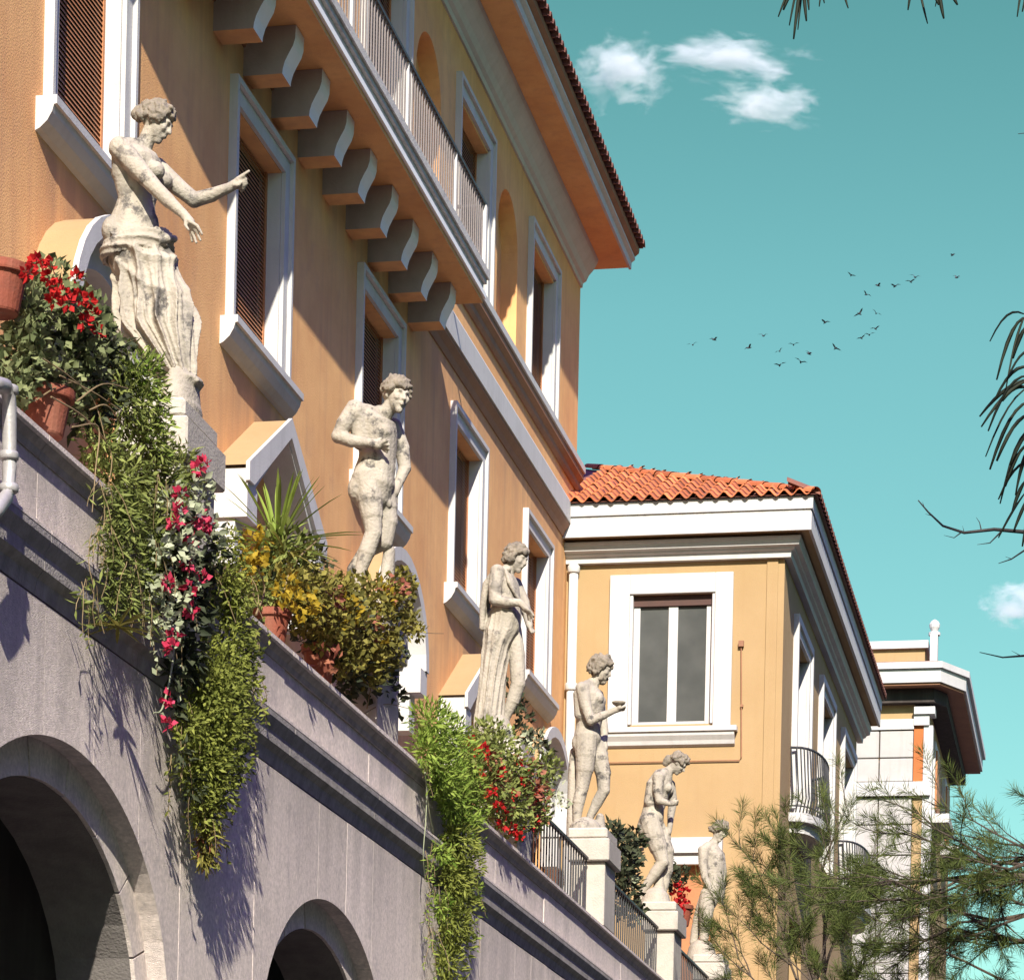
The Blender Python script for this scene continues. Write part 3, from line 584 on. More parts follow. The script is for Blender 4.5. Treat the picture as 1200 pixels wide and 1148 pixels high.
while y < YW-.1:                                           # ledge, parapet panels, coping in lengths; undercuts coloured as shaded, lips as lit
    y1 = min(y+2.31, YW-.02); a, b = y+.004, y1-.004
    q = MB(); q.prismY([(TW-.3, 5.48), (TW+.0, 5.48), (TW+.015, 5.56), (TW+.05, 5.60), (TW+.05, 5.67), (TW+.085, 5.74), (TW+.085, 5.775), (TW-.3, 5.775)], a, b); q.cur = 1; q.prismY([(TW-.3, 5.777), (TW+.087, 5.777), (TW+.087, 5.795), (TW+.08, 5.80), (TW-.3, 5.80)], a, b); q.build('ledge_stone', ['shadestone', 'greystone'], terr)
    q = MB(); q.box(TW-.2, TW+random.uniform(-.004, .004), a, b, 5.803, 6.16); q.build('parapet_panel', 'greystone', terr)
    q = MB(); q.prismY([(TW-.35, 6.163), (TW+.01, 6.163), (TW+.02, 6.20), (TW+.05, 6.235), (TW-.35, 6.235)], a, b); q.cur = 1; q.prismY([(TW-.35, 6.237), (TW+.052, 6.237), (TW+.062, 6.25), (TW+.062, 6.277), (TW+.052, 6.285), (TW-.35, 6.285)], a, b); q.build('coping_stone', ['shadestone', 'greystone'], terr)
    y = y1; k += 1

# ================================================================== PEDESTALS
PD = [(17.2, -5.43), (21.85, -5.37), (27.0, -5.32), (31.5, -5.27), (36.6, -5.26), (41.35, -5.28)]
PL = ['stepped grey stone pedestal under the half draped statue, nearest the camera',
      'pale stone pedestal half hidden by the yellow green shrub',
      'stone pedestal buried behind the red flowering bush',
      'clean white stone pedestal under the statue holding a bowl, beside the iron railing',
      'white stone pedestal with rounded top under the bowed nude statue',
      'last low stone pedestal under the smallest statue by the pine']
for (D, xr_), lab in zip(PD, PL):
    t = thing('statue_pedestal', lab, 'pedestal', (xr_-.2, D, 6.285), 'pedestals along the terrace wall')
    x0, x1 = xr_-.39, xr_; y0, y1 = D-.33, D+.40
    q = MB(); q.box(x0, x1-.03, y0+.03, y1-.03, 6.285, 6.96); q.build('shaft', 'pedestal', t, bevel=.008)
    q = MB(); q.box(x0-.04, x1+.02, y0-.03, y1+.03, 6.963, 7.20); q.build('cap', 'pedestal', t, bevel=.012)
    q = MB(); q.box(x0-.05, x1-.01, y0, y1-.05, 7.203, 7.32); q.build('plinth', 'pedestal', t, bevel=.02)

# ================================================================== STATUES
class Body:
    def __init__(s, D): s.D = D; s.mb = MB(); s.k = ppm((-5.6, D))
    def P(s, px, py, yo=0): p = aY(px, py, s.D); return Vector((p.x, s.D+yo, p.z))
    def rings(s, rings, n=14):
        v = [p for r in rings for p in r]; f = []
        for i in range(len(rings)-1): f += [(i*n+k, i*n+(k+1) % n, (i+1)*n+(k+1) % n, (i+1)*n+k) for k in range(n)]
        f += [tuple(range(n-1, -1, -1)), tuple((len(rings)-1)*n+k for k in range(n))]
        s.mb.add(v, f)
    def cap(s, a, b, n=12):                                  # tapered capsule, (px, py, yo, r_px)
        pa, pb = s.P(*a[:3]), s.P(*b[:3]); ra, rb = a[3]/s.k, b[3]/s.k
        t = (pb-pa); t = t.normalized() if t.length > 1e-6 else Vector((0, 0, 1))
        u = t.cross(Vector((0.2, 1, 0.1))).normalized(); w_ = t.cross(u); R = []
        for ang in (-80, -50, -20): R.append((pa+t*ra*math.sin(math.radians(ang)), ra*math.cos(math.radians(ang))))
        for ang in (20, 50, 80): R.append((pb+t*rb*math.sin(math.radians(ang)), rb*math.cos(math.radians(ang))))
        s.rings([[c+(u*math.cos(2*math.pi*k/n)+w_*math.sin(2*math.pi*k/n))*r for k in range(n)] for c, r in R], n)
    def limb(s, *pts):
        for a, b in zip(pts, pts[1:]): s.cap(a, b)
    def ell(s, px, py, yo, rx, rym, rz, tilt=0):
        c = s.P(px, py, yo); rx /= s.k; rz /= s.k; t = math.radians(tilt); n = 14; R = []
        for i in range(1, 8):
            a = -math.pi/2+math.pi*i/8; ring = []
            for k in range(n):
                b = 2*math.pi*k/n; x, y, z = rx*math.cos(a)*math.cos(b), rym*math.cos(a)*math.sin(b), rz*math.sin(a)
                ring.append(c+Vector((x*math.cos(t)+z*math.sin(t), y, -x*math.sin(t)+z*math.cos(t))))
            R.append(ring)
        s.rings(R, n)
    def loft(s, sec, n=20):                                   # (px, py, yo, half-width px, half-depth m)
        pts = [s.P(*q[:3]) for q in sec]; R = []
        for i, q in enumerate(sec):
            t = (pts[min(i+1, len(sec)-1)]-pts[max(i-1, 0)]); t.y = 0; t.normalize(); u = Vector((t.z, 0, -t.x)); hw = q[3]/s.k
            R.append([pts[i]+u*hw*math.cos(2*math.pi*k/n)+Vector((0, q[4], 0))*math.sin(2*math.pi*k/n) for k in range(n)])
        ca, cb = [sum(R[0], Vector())/n, R[1]], [sum(R[-1], Vector())/n, R[-2]]
        def dome(R0, c, nxt):
            dv = (c-sum(nxt, Vector())/n).normalized(); rm = min((q-c).length for q in R0)
            return [[c+(q-c)*math.cos(a)+dv*rm*math.sin(a) for q in R0] for a in (.5, .95, 1.35)]
        R = dome(R[0], *ca)[::-1]+R+dome(R[-1], *cb)
        s.rings(R, n)
    def lump(s, px, py, yo, r, j=0): s.ell(px, py, yo, r, r/s.k, r, random.uniform(0, 90))
    def done(s, name, m, parent, vox=.008, smooth=6):
        me = bpy.data.meshes.new(name); me.from_pydata(s.mb.v, [], s.mb.f)
        bm = bmesh.new(); bm.from_mesh(me); bmesh.ops.recalc_face_normals(bm, faces=bm.faces); bm.to_mesh(me); bm.free()
        o = bpy.data.objects.new(name, me); COL.objects.link(o)
        r = o.modifiers.new('r', 'REMESH'); r.mode = 'VOXEL'; r.voxel_size = vox; r.use_smooth_shade = True
        g = o.modifiers.new('s', 'SMOOTH'); g.iterations = smooth; g.factor = .5
        dg = bpy.context.evaluated_depsgraph_get(); me2 = bpy.data.meshes.new_from_object(o.evaluated_get(dg)); me2.name = name
        bpy.data.objects.remove(o); me2.materials.clear(); me2.materials.append(MAT[m])
        me2.polygons.foreach_set('use_smooth', [True]*len(me2.polygons))
        s.mb = MB(); return link(name, me2, parent)
def statue(i, label):
    D = PD[i][0]; return thing('statue', label, 'statue', (PD[i][1]-.2, D, 7.32), 'marble statues along the terrace'), Body(D)
def head(b, cx, cy, r, ang, yo=0, yaw=0):
    # head in profile along +x, tipped forward by ang and turned towards the viewer by yaw; r = half head height in pixels
    a, w_, k = math.radians(ang), math.radians(yaw), b.k
    def pos(f, u, l=0):
        f2 = f*math.cos(w_)+l*math.sin(w_); l2 = l*math.cos(w_)-f*math.sin(w_)
        return (cx+(f2*math.cos(a)+u*math.sin(a))*r, cy+(f2*math.sin(a)-u*math.cos(a))*r, yo+l2*r/k)
    b.ell(*pos(-.12, .22), r*.80, r*.62/k, r*.72, ang)                              # cranium
    b.ell(*pos(.16, -.15), r*.54, r*.50/k, r*.74, ang)                              # face
    b.cap((*pos(.05, -.55), r*.36), (*pos(.40, -.76), r*.22))                       # jaw, chin
    b.cap((*pos(.66, .12), r*.08), (*pos(.80, -.20), r*.115))                       # nose
    b.ell(*pos(.68, -.22), r*.12, r*.18/k, r*.10)
    for s_ in (-1, 1):
        b.ell(*pos(.61, .20, s_*.2), r*.12, r*.20/k, r*.09)                         # brow
        b.ell(*pos(-.08, -.05, s_*.56), r*.13, r*.1/k, r*.2)                        # ear
        b.ell(*pos(.48, -.14, s_*.30), r*.2, r*.16/k, r*.2)                         # cheek
        b.ell(*pos(.56, .06, s_*.20), r*.08, r*.10/k, r*.06)                        # eyelid
    for u in (-.42, -.53): b.ell(*pos(.63, u), r*.10, r*.2/k, r*.062)              # lips
    return pos
def hair(b, pos, r, parent, vox, curl=.2, low=-.1, front=.55, n=170):
    k = b.k
    for _ in range(n):
        u = random.uniform(low, 1.0); th = random.uniform(0, 2*math.pi)
        rad = math.sqrt(max(0, 1-max(u-.2, 0)**2/.72)); f = -.12+.80*rad*math.cos(th); l = .64*rad*math.sin(th)
        if f > front-.35*(.6-u) and u < .5: continue
        j = random.uniform(.94, 1.1); q = r*random.uniform(.5, 1.25)*curl; b.ell(*pos(-.12+(f+.12)*j, u*.97*j, l*j), q*1.35, q/k, q*.75, random.uniform(0, 180))
    return b.done('hair', 'marble_hair', parent, vox, 1)
def fingers(b, base, tips, r, yo, spread=.021):
    n = len(tips)
    for j, t in enumerate(tips):
        y_ = yo+(j-(n-1)/2)*spread; m = ((base[0]+t[0])/2+t[2], (base[1]+t[1])/2+t[3])
        b.limb((base[0], base[1], y_*1.0, r*1.1), (m[0], m[1], y_, r), (t[0], t[1], y_, r*.8))

# --- 1: half draped woman with outstretched arms
st, b = statue(0, 'large half draped marble woman reaching out one arm, nearest statue')
b.loft([(165, 174, 0, 10, .08), (163, 181, 0, 20, .16), (163, 191, 0, 26, .185), (165, 205, 0, 26, .165), (163, 222, 0, 22.5, .14), (160, 237, 0, 21.5, .13), (158, 252, 0, 25, .145), (155.5, 268, 0, 30, .165), (155, 284, 0, 33, .18), (158, 305, 0, 31, .18)])
b.limb((166, 180, 0, 12), (171, 166, 0, 10), (178, 152, 0, 11))
for s_ in (-1, 1): b.limb((167, 172, s_*.02, 9), (158, 180, s_*.10, 11), (153, 187, s_*.165, 13.5)); b.cap((152, 190, s_*.12, 15), (150, 210, s_*.10, 14)); b.cap((150, 212, s_*.1, 13), (155, 236, s_*.07, 13))
b.cap((174, 190, 0, 14), (178, 200, 0, 13)); b.ell(140, 277, -.08, 16, .10, 18); b.ell(140, 277, .08, 16, .10, 18)
ex_ = head(b, 184, 144, 23.5, 24)
for s_ in (-1, 1): b.ell(187, 206, s_*.075, 11, .062, 11, 20)
b.ell(172, 262, 0, 14, .1, 18)
b.limb((152, 188, -.17, 14.5), (172, 211, -.185, 12.5), (193, 234, -.20, 9.6), (209, 250, -.20, 8.8), (226, 265, -.20, 6))
b.cap((227, 266, -.20, 6), (234, 275, -.20, 6.6)); fingers(b, (234, 275), [(250, 291, 3, -1), (247, 297, 2, 0), (241, 298, 0, 1), (235, 295, -1, 1)], 2.5, -.20); b.limb((230, 270, -.215, 2.6), (231, 281, -.235, 2.4), (235, 287, -.24, 2.0))
b.limb((176, 187, .15, 13.5), (198, 206, .17, 11), (217, 221, .18, 9.6), (238, 216, .17, 8.8), (262, 208, .15, 6))
b.cap((263, 207, .15, 6), (271, 203, .15, 7)); b.limb((271, 200, .13, 3), (279, 195, .125, 2.5), (285, 191, .125, 2.1)); b.limb((273, 202, .145, 2.8), (280, 199, .145, 2.5), (277, 205, .145, 2.3)); b.limb((273, 204, .16, 2.8), (280, 203, .16, 2.5), (276, 209, .16, 2.3)); b.limb((271, 206, .175, 2.6), (277, 207, .175, 2.3), (273, 211, .175, 2.1)); b.limb((266, 207, .13, 2.8), (273, 209, .11, 2.4), (277, 205, .11, 2.1))
b.done('body', 'marble', st, .0065, 9)
hb = b
for q in ((164, 131, 8), (160, 134, 7), (163, 138, 6)): b.lump(q[0], q[1], 0, q[2])
for t in range(22): a = t/21*math.pi*1.1-.35; b.lump(187+21*math.cos(a+1.0)*.98, 134-11*math.sin(a+1.0)+3, .08*math.sin(a*2), 3.4)
hair(b, ex_, 23.5, st, .0055, curl=.13, low=0.0, front=.5, n=480)
# drapery: folded skirt and rolled waist
def skirt(b, sec, n=160, amp=.032, seed=1):
    r_ = random.Random(seed); ph = [r_.uniform(0, 6.28) for _ in range(6)]; rings = []; m = 70
    ys = [q[1] for q in sec]
    for i in range(m+1):
        yv = ys[0]+(ys[-1]-ys[0])*i/m; h = i/m
        xl_ = np.interp(yv, ys, [q[0] for q in sec]); xr2 = np.interp(yv, ys, [q[2] for q in sec]); dm = np.interp(yv, ys, [q[3] for q in sec])
        ring = []
        for k in range(n):
            t = 2*math.pi*k/n
            tt = t+.9*h*math.cos(t-.3)+.25*math.sin(4*h+ph[1])                      # folds swing from the hip to the hem
            sw = 1-h*.35*math.cos(t)
            f1 = abs(math.sin(4.5*tt+ph[0]+1.5*h)); f2 = abs(math.sin(8.5*tt+ph[2]-2*h+.6*math.sin(2*t)))
            ridge = (1-f1)**1.6*1.5-.55+.55*((1-f2)**1.8*1.5-.45)
            diag = (1-abs(math.sin(h*13-2.6*math.cos(t+.4)+.7*math.sin(2*t+ph[3]))))**1.5*1.3-.45
            d = amp*(ridge*min(1, .25+1.3*h)*sw+.9*diag*max(0, 1-1.6*h))
            c = b.P((xl_+xr2)/2, yv); hw = (xr2-xl_)/2/b.k
            ring.append(c+Vector(((hw+d)*math.cos(t), (dm+d)*math.sin(t), d*.2)))
        rings.append(ring)
    b.rings(rings, n)
skirt(b, [(124, 284, 196, .19), (129, 305, 206, .19), (137, 330, 216, .19), (137, 360, 228, .19), (136, 386, 231, .19), (150, 402, 231, .18), (168, 422, 230, .17), (186, 442, 229, .15)], amp=.04)
tv = []; nt, nf = 120, 40                                      # cloth rolled and twisted round the hips
for i in range(nt):
    t = 2*math.pi*i/nt; R_ = (9.5+3.5*math.cos(t)+1.2*math.sin(2*t))/b.k
    c = b.P(158+35*math.cos(t), 294-9*math.cos(t), .18*math.sin(t)); rd = Vector((math.cos(t), math.sin(t), 0))
    for q in range(nf):
        f = 2*math.pi*q/nf; g_ = 1-abs(math.sin(3.5*f+2.4*t+.5*math.sin(3*t)))
        rr_ = R_*(.74+.42*g_**1.5+.05*math.sin(5*t+f)); tv.append(c+rd*rr_*.75*math.cos(f)+Vector((0, 0, 1))*rr_*1.25*math.sin(f))
b.mb.add(tv, [(i*nf+q, i*nf+(q+1) % nf, ((i+1) % nt)*nf+(q+1) % nf, ((i+1) % nt)*nf+q) for i in range(nt) for q in range(nf)])
b.limb((188, 292, -.1, 5), (198, 284, -.06, 6), (204, 280, 0, 4.5))
b.done('drapery', 'marble', st, .0065, 1)
b.mb = MB(); b.ell(215, 448, 0, 24, .16, 8); b.limb((205, 446, -.05, 7), (222, 448, -.06, 6), (234, 450, -.06, 4)); 
b.loft([(213, 447, 0, 17, .17), (213, 456, 0, 19, .19), (212, 474, 0, 21, .22), (213, 482, 0, 22, .23)], 4+16)
b.done('base', 'marble', st, .012, 3)

# --- 2: young man leaning, hand on belly
st, b = statue(1, 'nude marble youth with bent arm and hand on belly, leaning among shrubs')
b.loft([(445, 484, 0, 9, .08), (440, 488, 0, 20, .18), (439, 498, 0, 25, .2), (441, 512, 0, 25, .18), (443, 526, 0, 22, .155), (442, 540, 0, 22, .145), (439, 553, 0, 24, .155), (437, 568, 0, 26, .17), (437, 580, 0, 22, .14)])
b.limb((447, 493, 0, 11), (453, 484, -.02, 9.5), (460, 475, -.02, 10))
ex_ = head(b, 466, 466, 21.5, 8, yo=-.03, yaw=42)
for s_ in (-1, 1): b.ell(452, 510, s_*.08, 11, .085, 12, 15)
b.limb((422, 489, -.17, 12.5), (411, 506, -.19, 10.5), (404, 520, -.19, 8.8), (420, 527, -.22, 8), (438, 529, -.22, 6)); b.cap((440, 529, -.22, 6), (450, 531, -.21, 6.6)); fingers(b, (451, 531), [(463, 527, 1, -1), (464, 531, 1, 0), (463, 535, 1, 0), (460, 538, 0, 0)], 2.2, -.20); b.limb((445, 527, -.2, 2.5), (453, 523, -.19, 2.2))
b.limb((455, 494, .16, 12), (464, 516, .19, 10), (468, 540, .18, 8), (462, 562, .12, 6)); b.cap((462, 562, .12, 6), (459, 572, .1, 6)); fingers(b, (459, 573), [(457, 584, 0, 0), (459, 585, 0, 0), (461, 584, 0, 0)], 2.1, .1)
b.ell(424, 577, -.08, 14, .095, 17); b.ell(424, 577, .08, 14, .095, 17)
for s_ in (-1, 1): b.limb((446, 487, s_*.02, 9), (434, 489, s_*.10, 11), (424, 491, s_*.165, 13)); b.cap((428, 500, s_*.13, 14), (428, 520, s_*.11, 13))
b.ell(451, 548, 0, 13, .10, 18)
b.limb((433, 566, -.085, 18.5), (436, 586, -.09, 16.5), (439, 606, -.09, 14), (441, 628, -.09, 10.5), (434, 648, -.09, 11), (426, 672, -.09, 7.5), (421, 700, -.09, 6), (419, 728, -.09, 6)); b.limb((418, 730, -.09, 7), (430, 734, -.09, 6), (440, 737, -.09, 4.5))
b.limb((444, 570, .085, 17.5), (449, 590, .08, 14.5), (452, 608, .08, 12), (448, 632, .07, 11)); b.limb((446, 632, .07, 11), (428, 640, .08, 10.5), (412, 664, .08, 9), (404, 690, .08, 6.5), (400, 722, .08, 6)); b.limb((400, 728, .08, 7), (412, 733, .08, 5))
b.ell(456, 590, 0, 3.5, .02, 5)
b.done('body', 'marble', st, .007, 9); hair(b, ex_, 21.5, st, .006, curl=.14, low=.1, front=.45, n=420)
b.loft([(452, 640, .12, 7, .06), (448, 680, .12, 9, .08), (446, 738, .12, 12, .12)]); b.loft([(424, 732, 0, 30, .2), (424, 738, 0, 32, .22), (424, 745, 0, 32, .22)]); b.done('tree_stump', 'marble', st, .012, 2)

# --- 3: robed figure with curly hair, arm forward
st, b = statue(2, 'robed curly haired marble figure with cloak on its back, behind the red flowers')
b.loft([(594, 668, 0, 7, .08), (590, 674, 0, 15, .17), (590, 686, 0, 18, .19), (592, 700, 0, 18, .165), (594, 714, 0, 16, .15), (595, 728, 0, 14, .13)])
b.limb((595, 672, 0, 8), (599, 664, 0, 7), (603, 657, 0, 8))
ex_ = head(b, 606, 655, 16.5, 18, yaw=22)
b.limb((587, 676, -.17, 9.5), (585, 694, -.2, 8.6), (585, 709, -.2, 7.4), (599, 712, -.2, 6.5), (614, 712, -.19, 4.6)); b.cap((615, 713, -.19, 4.6), (621, 719, -.19, 5)); fingers(b, (622, 720), [(631, 728, 1, -1), (630, 732, 1, 0), (626, 733, 0, 1), (623, 731, 0, 1)], 1.8, -.19); b.limb((618, 716, -.2, 2), (624, 723, -.215, 1.7))
b.limb((600, 680, .17, 9), (609, 700, .18, 8), (614, 716, .16, 6), (618, 730, .1, 4.5)); fingers(b, (618, 731), [(621, 739, 0, 0), (623, 738, 0, 0), (624, 736, 0, 0)], 1.8, .1)
b.limb((600, 738, .06, 11), (604, 765, .06, 10.5), (606, 800, .05, 9.2), (600, 818, .06, 8.6), (592, 836, .07, 6), (586, 856, .07, 5)); b.limb((586, 858, .07, 5), (597, 861, .07, 4))
b.done('body', 'marble', st, .0085, 7)
hair(b, ex_, 16.5, st, .0065, curl=.2, low=-.45, front=.35, n=330)
skirt(b, [(577, 706, 611, .17), (572, 722, 612, .175), (567, 742, 608, .17), (566, 760, 598, .16), (564, 780, 594, .15), (562, 800, 592, .15), (559, 835, 591, .16), (557, 862, 592, .17)], amp=.018, seed=3)
for j in range(6):                                             # cloak gathered on shoulder and back
    b.limb((598-j*2, 670+j*.5, -.1+.05*j, 4), (584-j*2.2, 672+j*2, -.12+.05*j, 4.6), (572-j*.6, 688+j*1.5, -.1+.045*j, 4.4), (568, 712, -.09+.04*j, 4.2), (567+j, 738, -.08+.04*j, 3.6))
for j in range(4): b.limb((596, 673, -.15+.05*j, 2.6), (601, 688, -.17+.06*j, 2.8), (607, 700, -.12+.05*j, 2.4), (612, 708, -.08+.04*j, 2))
b.done('drapery', 'marble', st, .0085, 1)
b.loft([(577, 858, 0, 24, .2), (577, 864, 0, 26, .22), (577, 872, 0, 26, .22)]); b.done('base', 'marble', st, .012, 2)

# --- 4: man holding a bowl
st, b = statue(3, 'bearded nude marble man holding out a small bowl in front of white window')
b.loft([(693, 801, 0, 7, .08), (690, 806, 0, 14, .17), (690, 816, 0, 17.5, .2), (691, 829, 0, 17.5, .18), (690, 842, 0, 15, .15), (689, 854, 0, 14.5, .14), (688, 866, 0, 16.5, .165), (688, 876, 0, 13, .13)])
b.limb((694, 805, 0, 7.5), (698, 797, 0, 6.6), (702, 790, 0, 7))
ex_ = head(b, 705, 784, 15, 22)
for s_ in (-1, 1):
    b.ell(702, 820, s_*.075, 7, .08, 8); b.ell(681, 872, s_*.08, 10, .09, 12); b.limb((694, 801, s_*.02, 6), (690, 806, s_*.10, 7.5), (687, 811, s_*.16, 8.6)); b.cap((683, 818, s_*.12, 10), (683, 838, s_*.10, 9))
b.limb((686, 811, -.18, 8.6), (690, 832, -.2, 7.2), (696, 849, -.2, 5.8), (709, 843, -.19, 5.4), (723, 836, -.17, 3.8)); b.cap((724, 836, -.17, 3.8), (729, 834, -.17, 4)); fingers(b, (729, 834), [(736, 832, 0, 1), (736, 833, 0, 1.5), (735, 834, 0, 1.5), (734, 835, 0, 1)], 1.5, -.17); b.limb((727, 833, -.185, 1.6), (732, 828, -.2, 1.4))
b.limb((697, 811, .18, 8), (701, 832, .2, 7), (705, 852, .18, 5.4), (706, 866, .12, 4)); b.cap((706, 867, .12, 4), (707, 874, .1, 4)); fingers(b, (707, 874), [(708, 882, 0, 0), (709, 881, 0, 0), (710, 880, 0, 0)], 1.5, .1)
b.limb((688, 868, -.085, 14.4), (688, 884, -.088, 13.2), (687, 902, -.09, 11.3), (684, 924, -.09, 8.2), (680, 940, -.09, 8), (678, 958, -.09, 5.4), (677, 974, -.09, 4.4)); b.limb((677, 978, -.09, 4.8), (686, 981, -.09, 3.6))
b.limb((694, 870, .085, 13.6), (700, 886, .088, 12), (705, 903, .09, 10), (706, 924, .09, 7.6), (698, 938, .1, 7.2), (690, 954, .1, 5), (686, 970, .1, 4)); b.limb((686, 974, .1, 4.4), (695, 978, .1, 3.4))
b.done('body', 'marble', st, .0085, 7)
for q in range(16): p = ex_(random.uniform(.2, .62), random.uniform(-1.0, -.5)); b.lump(p[0], p[1], random.uniform(-.04, .04), 2.2)
hair(b, ex_, 15, st, .0065, curl=.19, low=-.55, front=.35, n=330)
b.mb.lathe(b.P(728, 832, -.17), [(.02, 0), (.03, .005), (.065, .03), (.075, .05), (.06, .048), (.02, .02)], 16); o = b.mb.build('bowl', 'marble_hair', st, smooth=True); b.mb = MB()
b.loft([(672, 880, .03, 5, .06), (671, 905, .03, 6, .07), (671, 940, .03, 7, .08), (672, 978, .03, 9, .1)]); b.loft([(701, 955, .12, 5, .07), (700, 970, .12, 8, .1), (700, 980, .12, 10, .12)]); b.loft([(686, 977, 0, 20, .25), (686, 982, 0, 22, .27), (686, 988, 0, 22, .27)]); b.done('tree_stump', 'marble', st, .011, 2)

# --- 5: bowed nude with hair band
st, b = statue(4, 'bowed nude marble figure with bent knee and folded arm, over the orange flowers')
b.loft([(784, 903, 0, 6, .07), (778, 909, 0, 12, .15), (773, 919, 0, 14.5, .18), (769, 934, 0, 14, .15), (766, 947, 0, 12.5, .13), (764, 959, 0, 14, .15), (763, 970, 0, 13, .14)])
b.limb((780, 909, 0, 6.6), (785, 902, 0, 5.8), (791, 897, 0, 6))
ex_ = head(b, 795, 895, 12.5, 38)
b.ell(783, 924, -.07, 6, .06, 6); b.ell(783, 924, .07, 6, .06, 6); b.ell(756, 971, -.08, 9, .09, 11); b.ell(756, 971, .08, 9, .09, 11)
for s_ in (-1, 1): b.limb((782, 905, s_*.02, 5.5), (777, 909, s_*.10, 6.8), (774, 914, s_*.16, 7.6)); b.cap((766, 922, s_*.11, 8), (763, 940, s_*.09, 8))
b.limb((774, 914, -.17, 7.6), (773, 929, -.19, 6.2), (775, 941, -.19, 5), (787, 944, -.16, 3.6)); b.cap((788, 944, -.15, 3.4), (792, 943, -.14, 3.6)); fingers(b, (792, 943), [(797, 940, 0, 0), (797, 942, 0, 0), (796, 944, 0, 0), (795, 945, 0, 0)], 1.3, -.13); b.limb((790, 942, -.16, 1.4), (793, 938, -.16, 1.2))
b.limb((783, 917, .16, 7), (786, 936, .18, 5.8), (784, 953, .15, 4.6), (784, 967, .08, 3.4)); b.cap((784, 968, .08, 3.4), (783, 974, .06, 3.5)); fingers(b, (783, 974), [(781, 981, 0, 0), (783, 982, 0, 0), (785, 981, 0, 0)], 1.3, .06)
b.limb((763, 965, -.08, 14.2), (767, 979, -.083, 13.2), (772, 993, -.085, 11.3), (778, 1011, -.09, 7.6), (769, 1024, -.09, 7.4), (757, 1041, -.09, 5), (751, 1052, -.09, 4)); b.limb((750, 1055, -.09, 4.2), (759, 1058, -.09, 3.2))
b.limb((767, 968, .08, 13), (774, 982, .08, 11.2), (780, 996, .08, 9.4), (781, 1018, .08, 7), (777, 1036, .08, 6), (774, 1053, .08, 4)); b.limb((774, 1056, .08, 4), (783, 1059, .08, 3))
b.done('body', 'marble', st, .009, 6)
for q in ((782, 891, 5), (780, 894, 4), (783, 888, 4)): b.lump(q[0], q[1], 0, q[2])
hair(b, ex_, 12.5, st, .0085, curl=.2, low=.1, front=.5, n=130)
b.loft([(772, 1020, .02, 5, .05), (772, 1040, .02, 7, .08), (772, 1058, .02, 10, .11)]); b.loft([(768, 1057, 0, 18, .24), (768, 1062, 0, 20, .27), (768, 1067, 0, 20, .27)]); b.done('tree_stump', 'marble', st, .011, 2)

# --- 6: small standing youth
st, b = statue(5, 'small standing marble youth with lowered head beside the pine, farthest statue')
b.loft([(836, 988, 0, 6, .07), (834, 993, 0, 11, .15), (834, 1001, 0, 13.5, .18), (836, 1013, 0, 13.5, .165), (837, 1025, 0, 11.5, .14), (836, 1037, 0, 11, .13), (833, 1048, 0, 12, .15), (831, 1056, 0, 10, .12)])
b.limb((836, 992, 0, 5.6), (838, 985, 0, 5), (841, 979, 0, 5.4))
ex_ = head(b, 843, 975, 11.8, 22, yaw=35)
b.ell(844, 1005, -.07, 5, .07, 6); b.ell(844, 1005, .07, 5, .07, 6)
for s_ in (-1, 1): b.limb((836, 989, s_*.02, 5), (831, 993, s_*.10, 6.2), (827, 998, s_*.16, 6.8)); b.cap((829, 1006, s_*.11, 7), (830, 1022, s_*.09, 7))
b.limb((826, 999, -.17, 6.8), (826, 1016, -.19, 5.6), (828, 1030, -.19, 4.6), (835, 1046, -.17, 3.3)); b.cap((835, 1047, -.17, 3.3), (838, 1053, -.16, 3.4)); fingers(b, (838, 1053), [(841, 1060, 0, 0), (842, 1059, 0, 0), (843, 1058, 0, 0)], 1.2, -.16)
b.limb((842, 1000, .17, 6.4), (845, 1018, .19, 5.2), (845, 1036, .17, 4.2), (845, 1050, .1, 3.2)); fingers(b, (845, 1051), [(845, 1059, 0, 0), (846, 1058, 0, 0), (847, 1057, 0, 0)], 1.2, .1)
b.limb((831, 1050, -.08, 10.8), (829, 1063, -.083, 10), (828, 1076, -.085, 8.4), (827, 1089, -.09, 6.4), (826, 1100, -.09, 6), (826, 1114, -.09, 3.6)); b.limb((826, 1117, -.09, 3.8), (834, 1119, -.09, 2.8))
b.limb((828, 1050, .08, 10.4), (823, 1063, .083, 9.4), (818, 1077, .085, 7.9), (814, 1090, .09, 6), (812, 1102, .09, 5.4), (811, 1114, .09, 3.4)); b.limb((811, 1117, .09, 3.6), (819, 1119, .09, 2.6))
b.done('body', 'marble', st, .009, 6); hair(b, ex_, 11.8, st, .0085, curl=.24, low=-.1, front=.45, n=120)
b.loft([(822, 1117, 0, 17, .24), (822, 1122, 0, 18, .26), (822, 1126, 0, 18, .26)]); b.done('base', 'marble', st, .011, 2)

# ================================================================== RAILINGS
bar = MB(); bar.box(-.008, .008, -.006, .006, 0, .68); bar_me = bar.mesh('bar', 'iron')
for (y0, y1, lab) in ((28.0, 31.1, 'black iron railing on the coping between red flowers and white pedestal'), (32.0, 36.15, 'black iron railing between the two white pedestals'), (37.1, 40.9, 'black iron railing before the last low pedestal')):
    t = thing('iron_railing', lab, 'railing', (-5.55, y0, 6.285), 'iron railings on the terrace wall')
    r = MB(); r.box(-5.50, -5.46, y0, y1, 6.965, 6.99); r.box(-5.49, -5.47, y0, y1, 6.36, 6.375); r.build('rail', 'iron', t)
    y = y0+.06
    while y < y1: child('bar', bar_me, t, (-5.48, y, 6.285)); y += .15

